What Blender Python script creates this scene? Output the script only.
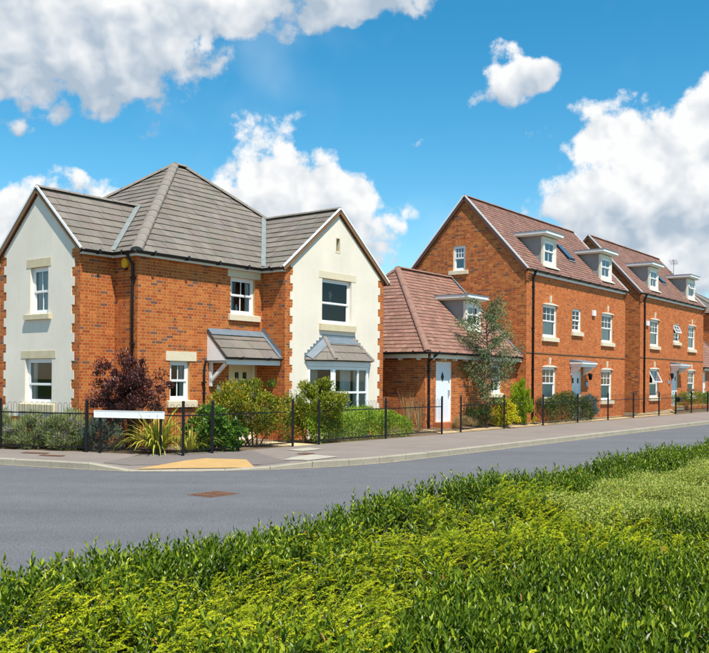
import bpy, math, random
import numpy as np
from mathutils import Vector, Matrix

for _o in list(bpy.data.objects):
    bpy.data.objects.remove(_o)
SC = bpy.context.scene
COL = SC.collection
rnd = random.Random(7)
RNG = np.random.default_rng(11)
R = math.radians

# ------------------------------------------------------------------ camera
cam = bpy.data.cameras.new('camera')
cam.lens = 45.685
cam.sensor_width = 36.0
cam.shift_y = 0.0751
cam.clip_start = 0.05
cam.clip_end = 5000
camo = bpy.data.objects.new('camera', cam)
camo.location = (0, 0, 1.8)
camo.rotation_euler = (R(90), -0.0082, 0)
COL.objects.link(camo)
SC.camera = camo

# ------------------------------------------------------------------ light
SUN_DIR = Vector((-0.23, 0.50, -0.98)).normalized()      # the way the light travels
sl = bpy.data.lights.new('sun', 'SUN')
sl.energy = 4.6
sl.angle = R(0.53)
sl.color = (1.0, 0.94, 0.84)
so = bpy.data.objects.new('sun', sl)
so.rotation_euler = SUN_DIR.to_track_quat('-Z', 'Y').to_euler()
so.location = (8, -20, 30)
COL.objects.link(so)

SC.view_settings.view_transform = 'Standard'
SC.view_settings.look = 'None'
SC.view_settings.exposure = 0.6
SC.view_settings.gamma = 1.0
SC.view_settings.use_curve_mapping = False

SC.cycles.max_bounces = 6
SC.cycles.diffuse_bounces = 3
SC.cycles.glossy_bounces = 3
SC.cycles.transmission_bounces = 3
SC.cycles.transparent_max_bounces = 8

# ------------------------------------------------------------------ sky
world = bpy.data.worlds.new('World')
SC.world = world
world.use_nodes = True
wn = world.node_tree.nodes
wl = world.node_tree.links
wn.clear()


def wmath(op, a, b=None, c=None, clamp=False):
    n = wn.new('ShaderNodeMath')
    n.operation = op
    n.use_clamp = clamp
    for i, v in enumerate((a, b, c)):
        if v is None:
            continue
        if isinstance(v, (int, float)):
            n.inputs[i].default_value = v
        else:
            wl.new(v, n.inputs[i])
    return n.outputs[0]


def smooth(x, lo, hi):
    n = wn.new('ShaderNodeMapRange')
    n.interpolation_type = 'SMOOTHSTEP'
    n.inputs['From Min'].default_value = lo
    n.inputs['From Max'].default_value = hi
    wl.new(x, n.inputs['Value'])
    return n.outputs[0]


wtc = wn.new('ShaderNodeTexCoord')
wdir = wtc.outputs['Generated']
sep = wn.new('ShaderNodeSeparateXYZ')
wl.new(wdir, sep.inputs[0])


def wnoise(vec, scale, detail, rough, off=(0, 0, 0), lac=2.0):
    m = wn.new('ShaderNodeMapping')
    m.inputs['Location'].default_value = off
    wl.new(vec, m.inputs['Vector'])
    n = wn.new('ShaderNodeTexNoise')
    n.inputs['Scale'].default_value = scale
    n.inputs['Detail'].default_value = detail
    n.inputs['Roughness'].default_value = rough
    n.inputs['Lacunarity'].default_value = lac
    wl.new(m.outputs[0], n.inputs['Vector'])
    return n


# domain warp of the direction
wv = wnoise(wdir, 10.0, 2.0, 0.55, (3.1, 1.7, 0.4))
wsub = wn.new('ShaderNodeVectorMath'); wsub.operation = 'SUBTRACT'
wl.new(wv.outputs['Color'], wsub.inputs[0]); wsub.inputs[1].default_value = (0.5, 0.5, 0.5)
wsc = wn.new('ShaderNodeVectorMath'); wsc.operation = 'SCALE'
wl.new(wsub.outputs[0], wsc.inputs[0]); wsc.inputs['Scale'].default_value = 0.10
wad = wn.new('ShaderNodeVectorMath'); wad.operation = 'ADD'
wl.new(wdir, wad.inputs[0]); wl.new(wsc.outputs[0], wad.inputs[1])
sepw = wn.new('ShaderNodeSeparateXYZ'); wl.new(wad.outputs[0], sepw.inputs[0])
az = wmath('ARCTAN2', sepw.outputs[0], sepw.outputs[1])
el = wmath('ARCSINE', sepw.outputs[2])
wcb = wn.new('ShaderNodeCombineXYZ')
wl.new(az, wcb.inputs[0]); wl.new(el, wcb.inputs[1])


def wvec(op, a, b=None, c=None):
    n = wn.new('ShaderNodeVectorMath')
    n.operation = op
    for k, v in enumerate((a, b, c)):
        if v is None:
            continue
        if isinstance(v, tuple):
            n.inputs[k].default_value = v
        else:
            wl.new(v, n.inputs[k])
    return n.outputs['Value'] if op == 'DOT_PRODUCT' else n.outputs[0]


# cloud masses: azimuth, elevation, half width, half height, weight (radians)
CLOUDS = [
    (-0.370, 0.360, 0.19, 0.115, 1.1), (-0.225, 0.350, 0.115, 0.100, 1.0), (-0.40, 0.405, 0.16, 0.060, 1.0), (-0.25, 0.400, 0.16, 0.055, 0.9),
    (-0.090, 0.415, 0.17, 0.050, 0.90), (0.02, 0.405, 0.09, 0.035, 0.75), (-0.17, 0.395, 0.10, 0.05, 0.8),
    (-0.080, 0.215, 0.105, 0.080, 1.1), (-0.010, 0.160, 0.095, 0.075, 1.0), (-0.120, 0.150, 0.10, 0.08, 1.0),
    (-0.345, 0.160, 0.15, 0.048, 1.0), (-0.40, 0.09, 0.14, 0.06, 0.9),
    (0.172, 0.306, 0.050, 0.046, 0.86), (0.195, 0.312, 0.035, 0.028, 0.6), (0.083, 0.262, 0.018, 0.012, 0.5), (0.213, 0.255, 0.020, 0.016, 0.55), (-0.345, 0.255, 0.025, 0.014, 0.5),
    (0.330, 0.225, 0.115, 0.095, 1.1), (0.270, 0.185, 0.105, 0.060, 1.0), (0.40, 0.180, 0.14, 0.090, 1.1), (0.40, 0.285, 0.06, 0.055, 0.85),
    (0.33, 0.105, 0.16, 0.05, 0.9),
    # the same sort of sky goes on round the horizon
    (1.05, 0.28, 0.34, 0.13, 1.0), (1.95, 0.33, 0.34, 0.13, 1.0), (2.8, 0.24, 0.34, 0.12, 1.0),
    (-0.95, 0.30, 0.30, 0.13, 1.0), (-1.75, 0.26, 0.34, 0.12, 1.0), (-2.6, 0.35, 0.32, 0.13, 1.0), (0.3, 0.80, 0.45, 0.12, 1.0),
]
sb = None
sh = None
for (ca, ce, ra, re, wt) in CLOUDS:
    v = wvec('MULTIPLY_ADD', wcb.outputs[0], (1 / ra, 1 / re, 0.0), (-ca / ra, -ce / re, 0.0))
    q = wvec('DOT_PRODUCT', v, v)
    dy = wvec('DOT_PRODUCT', v, (0.0, 1.0, 0.0))
    b = wmath('MAXIMUM', wmath('MULTIPLY_ADD', q, -wt, wt), 0.0)
    sb = b if sb is None else wmath('ADD', sb, b)
    sh = wmath('MULTIPLY', b, dy) if sh is None else wmath('MULTIPLY_ADD', b, dy, sh)
hrel = wmath('DIVIDE', sh, wmath('ADD', sb, 0.05))
mx = wmath('MINIMUM', sb, 1.25)


def billow(off):
    a = wnoise(wdir, 15.0, 1.0, 0.5, (0.7 + off[0], 2.2, 5.0 + off[1])).outputs['Fac']
    b_ = wnoise(wdir, 42.0, 1.5, 0.55, (1.7 + off[0] , 4.2, 2.0 + off[1])).outputs['Fac']
    a = wmath('ABSOLUTE', wmath('MULTIPLY_ADD', a, 2.0, -1.0))
    b_ = wmath('ABSOLUTE', wmath('MULTIPLY_ADD', b_, 2.0, -1.0))
    return wmath('MULTIPLY_ADD', a, 1.1, wmath('MULTIPLY', b_, 0.55))


bl = billow((0, 0))
bl2 = billow((-0.010, -0.020))
fb = wnoise(wdir, 24.0, 7.0, 0.66, (4.7, 0.2, 1.0)).outputs['Fac']
dens = wmath('ADD', mx, wmath('MULTIPLY_ADD', bl, 0.80, wmath('MULTIPLY_ADD', fb, 1.9, -1.25)))
gate = smooth(sb, 0.0, 0.25)
alpha = wmath('MULTIPLY', smooth(dens, 0.30, 0.74), gate)
relief = wmath('MULTIPLY', wmath('SUBTRACT', bl, bl2), 1.0)
shade = wmath('ADD', wmath('MULTIPLY_ADD', hrel, 1.1, 0.60), relief)
shade = wmath('ADD', shade, wmath('MULTIPLY_ADD', fb, 0.35, -0.16), clamp=True)
# thin high veil
veil_n = wnoise(wdir, 3.2, 4.0, 0.6, (8.0, 0.0, 3.0)).outputs['Fac']
veil = wmath('MULTIPLY', smooth(veil_n, 0.46, 0.75), 0.30)

sky = wn.new('ShaderNodeTexSky')
sky.sky_type = 'NISHITA'
sky.sun_disc = False
sky.sun_elevation = math.asin(-SUN_DIR.z)
sky.sun_rotation = math.atan2(-SUN_DIR.x, -SUN_DIR.y)
sky.air_density = 1.0
sky.dust_density = 0.1
sky.ozone_density = 2.0
hs = wn.new('ShaderNodeHueSaturation')
hs.inputs['Hue'].default_value = 0.482
hs.inputs['Saturation'].default_value = 1.42
hs.inputs['Value'].default_value = 1.06
wl.new(sky.outputs[0], hs.inputs['Color'])


def wmix(fac, a, b):
    n = wn.new('ShaderNodeMix')
    n.data_type = 'RGBA'
    if isinstance(fac, (int, float)):
        n.inputs[0].default_value = fac
    else:
        wl.new(fac, n.inputs[0])
    for i, v in ((6, a), (7, b)):
        if isinstance(v, tuple):
            n.inputs[i].default_value = (*v, 1)
        else:
            wl.new(v, n.inputs[i])
    return n.outputs[2]


ccol = wmix(shade, (2.9, 3.55, 4.3), (6.5, 6.55, 6.55))
skyc = wmix(veil, hs.outputs[0], (6.4, 7.0, 7.4))
skyc = wmix(alpha, skyc, ccol)
bg = wn.new('ShaderNodeBackground')
world.cycles.sampling_method = 'MANUAL'
world.cycles.sample_map_resolution = 256
bg.inputs['Strength'].default_value = 0.10
wl.new(skyc, bg.inputs['Color'])
wo = wn.new('ShaderNodeOutputWorld')
wl.new(bg.outputs[0], wo.inputs['Surface'])

# ------------------------------------------------------------------ materials
MATS = {}


def ramp_node(nt, stops):
    n = nt.nodes.new('ShaderNodeValToRGB')
    cr = n.color_ramp
    while len(cr.elements) < len(stops):
        cr.elements.new(0.5)
    for e, (p, c) in zip(cr.elements, stops):
        e.position = p
        e.color = (*c, 1)
    return n


def surf(name, base, rough=0.6, var=0.10, scale=5.0, bump=0.0, bscale=60.0, spec=0.4, metal=0.0, attr=False, fine=0.0, fscale=90.0, big=0.0, streak=0.0, drip=0.0):
    m = bpy.data.materials.new(name)
    m.use_nodes = True
    nt = m.node_tree
    N, L = nt.nodes, nt.links
    bs = N['Principled BSDF']
    bs.inputs['Roughness'].default_value = rough
    bs.inputs['Metallic'].default_value = metal
    bs.inputs['Specular IOR Level'].default_value = spec
    tc = N.new('ShaderNodeTexCoord')
    if attr:
        a = N.new('ShaderNodeAttribute'); a.attribute_name = 'Col'
        col = a.outputs['Color']
    else:
        rg = N.new('ShaderNodeRGB'); rg.outputs[0].default_value = (*base, 1)
        col = rg.outputs[0]

    def mulnoise(col, sc, amt, detail):
        n = N.new('ShaderNodeTexNoise')
        n.inputs['Scale'].default_value = sc
        n.inputs['Detail'].default_value = detail
        n.inputs['Roughness'].default_value = 0.6
        L.new(tc.outputs['Object'], n.inputs['Vector'])
        mr = N.new('ShaderNodeMapRange')
        mr.inputs['From Min'].default_value = 0.25
        mr.inputs['From Max'].default_value = 0.75
        mr.inputs['To Min'].default_value = 1 - amt
        mr.inputs['To Max'].default_value = 1 + amt
        L.new(n.outputs['Fac'], mr.inputs['Value'])
        mm = N.new('ShaderNodeMix'); mm.data_type = 'RGBA'; mm.blend_type = 'MULTIPLY'
        mm.inputs[0].default_value = 1.0
        L.new(col, mm.inputs[6]); L.new(mr.outputs[0], mm.inputs[7])
        return mm.outputs[2]
    if var:
        col = mulnoise(col, scale, var, 6)
    if fine:
        col = mulnoise(col, fscale, fine, 3)
    if big:
        col = mulnoise(col, 0.45, big, 3)
    if streak or drip:      # wear along the road, rain streaks down a wall
        mp = N.new('ShaderNodeMapping')
        if streak:
            mp.inputs['Rotation'].default_value = (0, 0, -(math.pi / 2 - 0.6431))
            mp.inputs['Scale'].default_value = (0.07, 0.9, 1)
        else:
            mp.inputs['Scale'].default_value = (5.0, 5.0, 0.35)
            streak = drip
        L.new(tc.outputs['Object'], mp.inputs['Vector'])
        n = N.new('ShaderNodeTexNoise')
        n.inputs['Scale'].default_value = 1.0
        n.inputs['Detail'].default_value = 5
        L.new(mp.outputs[0], n.inputs['Vector'])
        mr = N.new('ShaderNodeMapRange')
        mr.inputs['From Min'].default_value = 0.3
        mr.inputs['From Max'].default_value = 0.7
        mr.inputs['To Min'].default_value = 1 - streak
        mr.inputs['To Max'].default_value = 1 + streak
        L.new(n.outputs['Fac'], mr.inputs['Value'])
        mm = N.new('ShaderNodeMix'); mm.data_type = 'RGBA'; mm.blend_type = 'MULTIPLY'
        mm.inputs[0].default_value = 1.0
        L.new(col, mm.inputs[6]); L.new(mr.outputs[0], mm.inputs[7])
        col = mm.outputs[2]
    L.new(col, bs.inputs['Base Color'])
    if bump:
        n = N.new('ShaderNodeTexNoise')
        n.inputs['Scale'].default_value = bscale
        n.inputs['Detail'].default_value = 4
        L.new(tc.outputs['Object'], n.inputs['Vector'])
        b = N.new('ShaderNodeBump')
        b.inputs['Strength'].default_value = bump
        b.inputs['Distance'].default_value = 0.01
        L.new(n.outputs['Fac'], b.inputs['Height'])
        L.new(b.outputs[0], bs.inputs['Normal'])
    MATS[name] = m
    return m


def leafmat(name, stops, rough=0.45, trans=0.25, spec=0.4):
    m = bpy.data.materials.new(name)
    m.use_nodes = True
    nt = m.node_tree
    N, L = nt.nodes, nt.links
    bs = N['Principled BSDF']
    a = N.new('ShaderNodeAttribute'); a.attribute_name = 'tone'
    rp = ramp_node(nt, stops)
    L.new(a.outputs['Fac'], rp.inputs[0])
    L.new(rp.outputs[0], bs.inputs['Base Color'])
    bs.inputs['Roughness'].default_value = rough
    bs.inputs['Specular IOR Level'].default_value = spec
    tr = N.new('ShaderNodeBsdfTranslucent')
    L.new(rp.outputs[0], tr.inputs['Color'])
    mx_ = N.new('ShaderNodeMixShader'); mx_.inputs[0].default_value = trans
    L.new(bs.outputs[0], mx_.inputs[1]); L.new(tr.outputs[0], mx_.inputs[2])
    L.new(mx_.outputs[0], N['Material Output'].inputs['Surface'])
    MATS[name] = m
    return m


def glassmat(name, tint, ior):
    m = bpy.data.materials.new(name)
    m.use_nodes = True
    nt = m.node_tree
    N, L = nt.nodes, nt.links
    N.remove(N['Principled BSDF'])
    t = N.new('ShaderNodeBsdfTransparent'); t.inputs[0].default_value = (*tint, 1)
    g = N.new('ShaderNodeBsdfGlossy'); g.inputs['Roughness'].default_value = 0.015
    g.inputs['Color'].default_value = (0.95, 0.97, 1, 1)
    f = N.new('ShaderNodeFresnel'); f.inputs['IOR'].default_value = ior
    mx_ = N.new('ShaderNodeMixShader')
    L.new(f.outputs[0], mx_.inputs[0]); L.new(t.outputs[0], mx_.inputs[1]); L.new(g.outputs[0], mx_.inputs[2])
    L.new(mx_.outputs[0], N['Material Output'].inputs['Surface'])
    MATS[name] = m
    return m


surf('mortar', (0.55, 0.30, 0.105), 0.9, 0.12, 8, fine=0.15)
surf('mortar_row', (0.53, 0.265, 0.095), 0.9, 0.12, 8, fine=0.15)
surf('brick', (0.4, 0.13, 0.05), 0.85, 0.10, 3.0, big=0.07, drip=0.07, attr=True, fine=0.22, fscale=45, spec=0.2, bump=0.4, bscale=120)
surf('render', (0.75, 0.685, 0.57), 0.9, 0.055, 0.9, drip=0.018, bump=0.25, bscale=150, spec=0.2, fine=0.02, fscale=12, big=0.03)
surf('stone', (0.66, 0.58, 0.42), 0.85, 0.07, 6, bump=0.2, bscale=90, spec=0.2, fine=0.05)
surf('stone_sill', (0.58, 0.50, 0.33), 0.85, 0.10, 6, bump=0.2, bscale=90, spec=0.2, fine=0.06)
surf('upvc', (0.80, 0.81, 0.81), 0.35, 0.02, 4, spec=0.5)
surf('white_paint', (0.78, 0.79, 0.78), 0.45, 0.04, 4, spec=0.45)
surf('cream_paint', (0.72, 0.68, 0.56), 0.5, 0.04, 4)
surf('door_blue', (0.70, 0.76, 0.80), 0.4, 0.03, 3)
surf('door_cream', (0.70, 0.62, 0.40), 0.45, 0.03, 3)
surf('tile_grey', (0.25, 0.215, 0.18), 0.85, 0.14, 1.7, attr=True, fine=0.12, fscale=25, bump=0.3, bscale=80, spec=0.25)
surf('tile_red', (0.28, 0.12, 0.085), 0.85, 0.16, 1.2, attr=True, fine=0.14, fscale=18, bump=0.3, bscale=80, spec=0.25)
surf('hip_grey', (0.21, 0.184, 0.157), 0.85, 0.14, 4, fine=0.10, fscale=25, spec=0.25)
surf('hip_red', (0.24, 0.135, 0.102), 0.85, 0.14, 4, fine=0.10, fscale=25, spec=0.25)
surf('deck', (0.07, 0.06, 0.055), 0.9, 0.1, 5)
surf('deck_red', (0.10, 0.05, 0.04), 0.9, 0.1, 5)
surf('lead', (0.14, 0.175, 0.205), 0.5, 0.16, 5, spec=0.4)
surf('lead_valley', (0.20, 0.225, 0.215), 0.6, 0.14, 5, spec=0.3)
surf('lead_cheek', (0.27, 0.28, 0.27), 0.6, 0.10, 3, spec=0.4)
surf('black_plastic', (0.010, 0.011, 0.013), 0.45, 0.1, 5, spec=0.35)
surf('black_metal', (0.008, 0.008, 0.010), 0.55, 0.15, 8, spec=0.25)
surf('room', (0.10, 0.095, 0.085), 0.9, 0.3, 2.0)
surf('blue_backing', (0.10, 0.36, 0.62), 0.8, 0.08, 5)  # blue sheet put behind the glass to give the panes their blue
surf('pale_backing', (0.42, 0.58, 0.70), 0.8, 0.08, 5)  # paler blue sheet behind the glass, same use
surf('curtain', (0.74, 0.73, 0.68), 0.9, 0.08, 5)
surf('net_curtain', (0.78, 0.80, 0.76), 0.9, 0.10, 5)
surf('pink_blind', (0.55, 0.28, 0.33), 0.9, 0.1, 5)
surf('yellow_plastic', (0.85, 0.50, 0.03), 0.4, 0.04, 5)
surf('white_plastic', (0.8, 0.8, 0.78), 0.4, 0.03, 5)
surf('blue_plaque', (0.20, 0.42, 0.60), 0.4, 0.04, 5)
surf('asphalt', (0.128, 0.131, 0.138), 0.85, 0.09, 3.0, bump=0.5, bscale=200, spec=0.2, fine=0.50, fscale=34, big=0.06, streak=0.10)
surf('grit', (0.27, 0.235, 0.18), 0.9, 0.35, 7, spec=0.15, fine=0.4, fscale=30)
surf('pavement', (0.225, 0.190, 0.165), 0.88, 0.10, 1.1, bump=0.4, bscale=300, spec=0.25, fine=0.22, fscale=60, big=0.08)
surf('pavement_patch', (0.175, 0.150, 0.135), 0.88, 0.08, 1.1, bump=0.4, bscale=300, spec=0.25, fine=0.22, fscale=60)
surf('buff_paving', (0.46, 0.29, 0.115), 0.85, 0.09, 3, bump=0.4, bscale=140, spec=0.25, fine=0.12, fscale=30)
surf('buff_path', (0.60, 0.47, 0.27), 0.9, 0.14, 3, bump=0.3, bscale=100, spec=0.2, fine=0.15, fscale=30)
surf('concrete', (0.315, 0.285, 0.22), 0.85, 0.13, 2.2, bump=0.3, bscale=90, spec=0.25, fine=0.12, fscale=25, big=0.06)
surf('slab', (0.38, 0.355, 0.29), 0.85, 0.10, 3, bump=0.2, bscale=100, spec=0.25, fine=0.08)
surf('rust_iron', (0.15, 0.075, 0.045), 0.75, 0.3, 14, bump=0.4, bscale=60, spec=0.3)
surf('soil', (0.16, 0.115, 0.07), 0.95, 0.30, 6, bump=0.8, bscale=40, spec=0.15, fine=0.3, fscale=35)
surf('dry_soil', (0.42, 0.31, 0.17), 0.95, 0.22, 4, bump=0.7, bscale=50, spec=0.15, fine=0.25, fscale=35)
surf('meadow', (0.07, 0.11, 0.03), 0.95, 0.3, 0.3, spec=0.1, big=0.2)
surf('bark', (0.17, 0.12, 0.08), 0.9, 0.25, 12, bump=0.6, bscale=40, spec=0.2)
surf('purple_bark', (0.06, 0.03, 0.03), 0.9, 0.25, 12, spec=0.2)
surf('brown_wood', (0.22, 0.12, 0.06), 0.8, 0.2, 12, spec=0.2)
surf('metal_grey', (0.42, 0.43, 0.45), 0.4, 0.1, 5, metal=0.7)
surf('screen', (0.05, 0.06, 0.04), 0.9, 0.3, 10, spec=0.1)
glassmat('glass', (0.74, 0.80, 0.80), 1.45)
glassmat('glass_sky', (0.40, 0.50, 0.55), 2.3)

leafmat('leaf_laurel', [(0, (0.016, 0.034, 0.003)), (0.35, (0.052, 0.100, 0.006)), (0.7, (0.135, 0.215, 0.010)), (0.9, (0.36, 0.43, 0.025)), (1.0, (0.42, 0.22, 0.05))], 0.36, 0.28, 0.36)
leafmat('leaf_gold', [(0, (0.07, 0.11, 0.003)), (0.35, (0.19, 0.25, 0.004)), (0.7, (0.37, 0.42, 0.006)), (1.0, (0.58, 0.56, 0.015))], 0.5, 0.34, 0.22)
leafmat('leaf_varieg', [(0, (0.12, 0.155, 0.015)), (0.5, (0.30, 0.36, 0.045)), (0.85, (0.46, 0.49, 0.12)), (1.0, (0.40, 0.26, 0.12))], 0.5, 0.28, 0.3)
leafmat('leaf_lavender', [(0, (0.12, 0.16, 0.05)), (0.6, (0.27, 0.33, 0.11)), (0.97, (0.40, 0.44, 0.18)), (1.0, (0.34, 0.24, 0.42))], 0.7, 0.3, 0.2)
leafmat('leaf_purple', [(0, (0.030, 0.010, 0.011)), (0.6, (0.11, 0.034, 0.030)), (1.0, (0.24, 0.10, 0.07))], 0.40, 0.22, 0.4)
leafmat('leaf_phormium', [(0, (0.04, 0.09, 0.01)), (0.5, (0.20, 0.26, 0.03)), (0.75, (0.55, 0.52, 0.06)), (1.0, (0.70, 0.64, 0.14))], 0.4, 0.25, 0.4)
leafmat('leaf_green', [(0, (0.03, 0.08, 0.008)), (0.6, (0.12, 0.25, 0.02)), (1.0, (0.26, 0.42, 0.05))], 0.35, 0.28, 0.45)
leafmat('leaf_nandina', [(0, (0.05, 0.08, 0.008)), (0.4, (0.18, 0.24, 0.015)), (0.7, (0.40, 0.36, 0.02)), (0.9, (0.52, 0.27, 0.02)), (1.0, (0.50, 0.13, 0.03))], 0.45, 0.3, 0.35)
leafmat('leaf_olive', [(0, (0.05, 0.075, 0.006)), (0.5, (0.20, 0.25, 0.015)), (0.85, (0.38, 0.38, 0.02)), (1.0, (0.46, 0.28, 0.03))], 0.45, 0.3, 0.35)
leafmat('leaf_privet', [(0, (0.05, 0.10, 0.006)), (0.5, (0.17, 0.30, 0.015)), (1.0, (0.34, 0.48, 0.03))], 0.45, 0.3, 0.35)
leafmat('leaf_euc', [(0, (0.05, 0.085, 0.030)), (0.6, (0.16, 0.225, 0.095)), (1.0, (0.34, 0.40, 0.20))], 0.5, 0.25, 0.25)
leafmat('leaf_conifer', [(0, (0.09, 0.15, 0.005)), (0.5, (0.28, 0.41, 0.012)), (1.0, (0.50, 0.60, 0.03))], 0.6, 0.3, 0.25)
leafmat('leaf_yellow', [(0, (0.22, 0.24, 0.01)), (0.5, (0.62, 0.56, 0.02)), (1.0, (0.85, 0.74, 0.05))], 0.5, 0.3, 0.3)
leafmat('leaf_dark', [(0, (0.018, 0.035, 0.008)), (0.6, (0.07, 0.12, 0.02)), (0.93, (0.17, 0.20, 0.03)), (1.0, (0.35, 0.16, 0.03))], 0.5, 0.25, 0.35)
leafmat('leaf_straw', [(0, (0.22, 0.15, 0.06)), (1.0, (0.52, 0.38, 0.17))], 0.8, 0.25, 0.2)
leafmat('leaf_twig', [(0, (0.07, 0.045, 0.02)), (1.0, (0.20, 0.13, 0.06))], 0.8, 0.1, 0.2)
leafmat('leaf_grey', [(0, (0.07, 0.10, 0.075)), (0.7, (0.19, 0.25, 0.19)), (1.0, (0.20, 0.17, 0.30))], 0.7, 0.2, 0.2)

# ------------------------------------------------------------------ mesh helpers


def link(o, parent=None):
    COL.objects.link(o)
    if parent is not None:
        o.parent = parent
    return o


def tag(o, label=None, cat=None, group=None, kind=None):
    if label:
        o['label'] = label
    if cat:
        o['category'] = cat
    if group:
        o['group'] = group
    if kind:
        o['kind'] = kind
    return o


def empty(name, loc=(0, 0, 0), rz=0.0):
    o = bpy.data.objects.new(name, None)
    o.empty_display_size = 0.2
    o.location = loc
    o.rotation_euler = (0, 0, rz)
    return link(o)


def inst(name, mesh, parent, M):
    o = bpy.data.objects.new(name, mesh)
    link(o, parent)
    o.matrix_local = M
    return o


def copy_tree(o, parent=None):
    c = o.copy()
    COL.objects.link(c)
    if parent is not None:
        c.parent = parent
    for ch in list(o.children):
        copy_tree(ch, c)
    return c


class MB:
    def __init__(s):
        s.v = []
        s.f = []

    def hexa(s, p):   # 4 bottom then 4 top
        b = len(s.v)
        s.v += [tuple(q) for q in p]
        for f in ((0, 3, 2, 1), (4, 5, 6, 7), (0, 1, 5, 4), (1, 2, 6, 5), (2, 3, 7, 6), (3, 0, 4, 7)):
            s.f.append(tuple(b + i for i in f))
        return s

    def box(s, x0, x1, y0, y1, z0, z1):
        return s.hexa([(x0, y0, z0), (x1, y0, z0), (x1, y1, z0), (x0, y1, z0), (x0, y0, z1), (x1, y0, z1), (x1, y1, z1), (x0, y1, z1)])

    def bar(s, a, b, w, h, up=(0, 0, 1)):
        a, b = Vector(a), Vector(b)
        d = (b - a).normalized()
        u = Vector(up)
        sd = d.cross(u)
        if sd.length < 1e-4:
            sd = d.cross(Vector((1, 0, 0)))
        sd.normalize()
        u = sd.cross(d).normalized()
        sd *= w / 2
        u *= h / 2
        return s.hexa([a - sd - u, a + sd - u, b + sd - u, b - sd - u, a - sd + u, a + sd + u, b + sd + u, b - sd + u])

    def poly(s, pts):
        b = len(s.v)
        s.v += [tuple(p) for p in pts]
        s.f.append(tuple(range(b, b + len(pts))))
        return s

    def prism(s, pts, ext):
        ext = Vector(ext)
        b = len(s.v)
        n = len(pts)
        s.v += [tuple(p) for p in pts] + [tuple(Vector(p) + ext) for p in pts]
        s.f.append(tuple(range(b, b + n))[::-1])
        s.f.append(tuple(range(b + n, b + 2 * n)))
        for i in range(n):
            j = (i + 1) % n
            s.f.append((b + i, b + j, b + n + j, b + n + i))
        return s

    def tube(s, pts, r, seg=8, cap=True):
        pts = [Vector(p) for p in pts]
        rs = r if isinstance(r, (list, tuple)) else [r] * len(pts)
        b0 = len(s.v)
        prev = None
        for i, p in enumerate(pts):
            d = (pts[min(i + 1, len(pts) - 1)] - pts[max(i - 1, 0)]).normalized()
            if prev is None:
                a = d.cross(Vector((0, 0, 1)))
                if a.length < 1e-3:
                    a = d.cross(Vector((1, 0, 0)))
                a.normalize()
            else:
                a = (prev - d * prev.dot(d)).normalized()
            prev = a
            c = d.cross(a)
            for k in range(seg):
                t = 2 * math.pi * k / seg
                s.v.append(tuple(p + (a * math.cos(t) + c * math.sin(t)) * rs[i]))
        for i in range(len(pts) - 1):
            for k in range(seg):
                k2 = (k + 1) % seg
                s.f.append((b0 + i * seg + k, b0 + i * seg + k2, b0 + (i + 1) * seg + k2, b0 + (i + 1) * seg + k))
        if cap:
            s.f.append(tuple(b0 + k for k in range(seg))[::-1])
            e = b0 + (len(pts) - 1) * seg
            s.f.append(tuple(e + k for k in range(seg)))
        return s

    def mesh(s, name, mat, smooth=False):
        me = bpy.data.meshes.new(name)
        me.from_pydata(s.v, [], s.f)
        if mat:
            me.materials.append(MATS[mat])
        if smooth:
            me.polygons.foreach_set('use_smooth', [True] * len(me.polygons))
        me.update()
        return me

    def build(s, name, mat, parent=None, smooth=False):
        return link(bpy.data.objects.new(name, s.mesh(name, mat, smooth)), parent)


def np_mesh(name, V, F, mat, col=None, tone=None):
    """V (n,3) floats, F (m,k) ints, same k for every face."""
    me = bpy.data.meshes.new(name)
    V = np.ascontiguousarray(V, dtype=np.float32)
    F = np.ascontiguousarray(F, dtype=np.int32)
    k = F.shape[1]
    me.vertices.add(len(V))
    me.vertices.foreach_set('co', V.ravel())
    me.loops.add(F.size)
    me.loops.foreach_set('vertex_index', F.ravel())
    me.polygons.add(len(F))
    me.polygons.foreach_set('loop_start', np.arange(0, F.size, k, dtype=np.int32))
    try:
        me.polygons.foreach_set('loop_total', np.full(len(F), k, dtype=np.int32))
    except Exception:
        pass
    if col is not None:
        a = me.attributes.new('Col', 'FLOAT_COLOR', 'POINT')
        c = np.ones((len(V), 4), dtype=np.float32)
        c[:, :3] = col
        a.data.foreach_set('color', c.ravel())
    if tone is not None:
        a = me.attributes.new('tone', 'FLOAT', 'POINT')
        a.data.foreach_set('value', np.ascontiguousarray(tone, dtype=np.float32))
    me.polygons.foreach_set('use_smooth', np.zeros(len(F), dtype=bool))
    me.materials.append(MATS[mat])
    me.update(calc_edges=True)
    me.validate()
    return me


def np_obj(name, V, F, mat, parent=None, col=None, tone=None):
    return link(bpy.data.objects.new(name, np_mesh(name, V, F, mat, col, tone)), parent)


# ------------------------------------------------------------------ walls of brick
PAL_H1 = (np.array([(0.43, 0.115, 0.030), (0.39, 0.092, 0.025), (0.47, 0.142, 0.038), (0.34, 0.075, 0.023), (0.18, 0.080, 0.060)]), np.array([.33, .26, .22, .12, .07]))
PAL_FRONT = (np.array([(0.49, 0.132, 0.038), (0.46, 0.115, 0.033), (0.52, 0.158, 0.048), (0.41, 0.096, 0.031), (0.29, 0.09, 0.045)]), np.array([.36, .27, .20, .12, .05]))
PAL_SIDE = (np.array([(0.44, 0.128, 0.038), (0.38, 0.098, 0.031), (0.49, 0.17, 0.052), (0.30, 0.080, 0.031), (0.17, 0.075, 0.055)]), np.array([.32, .25, .22, .14, .07]))


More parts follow.
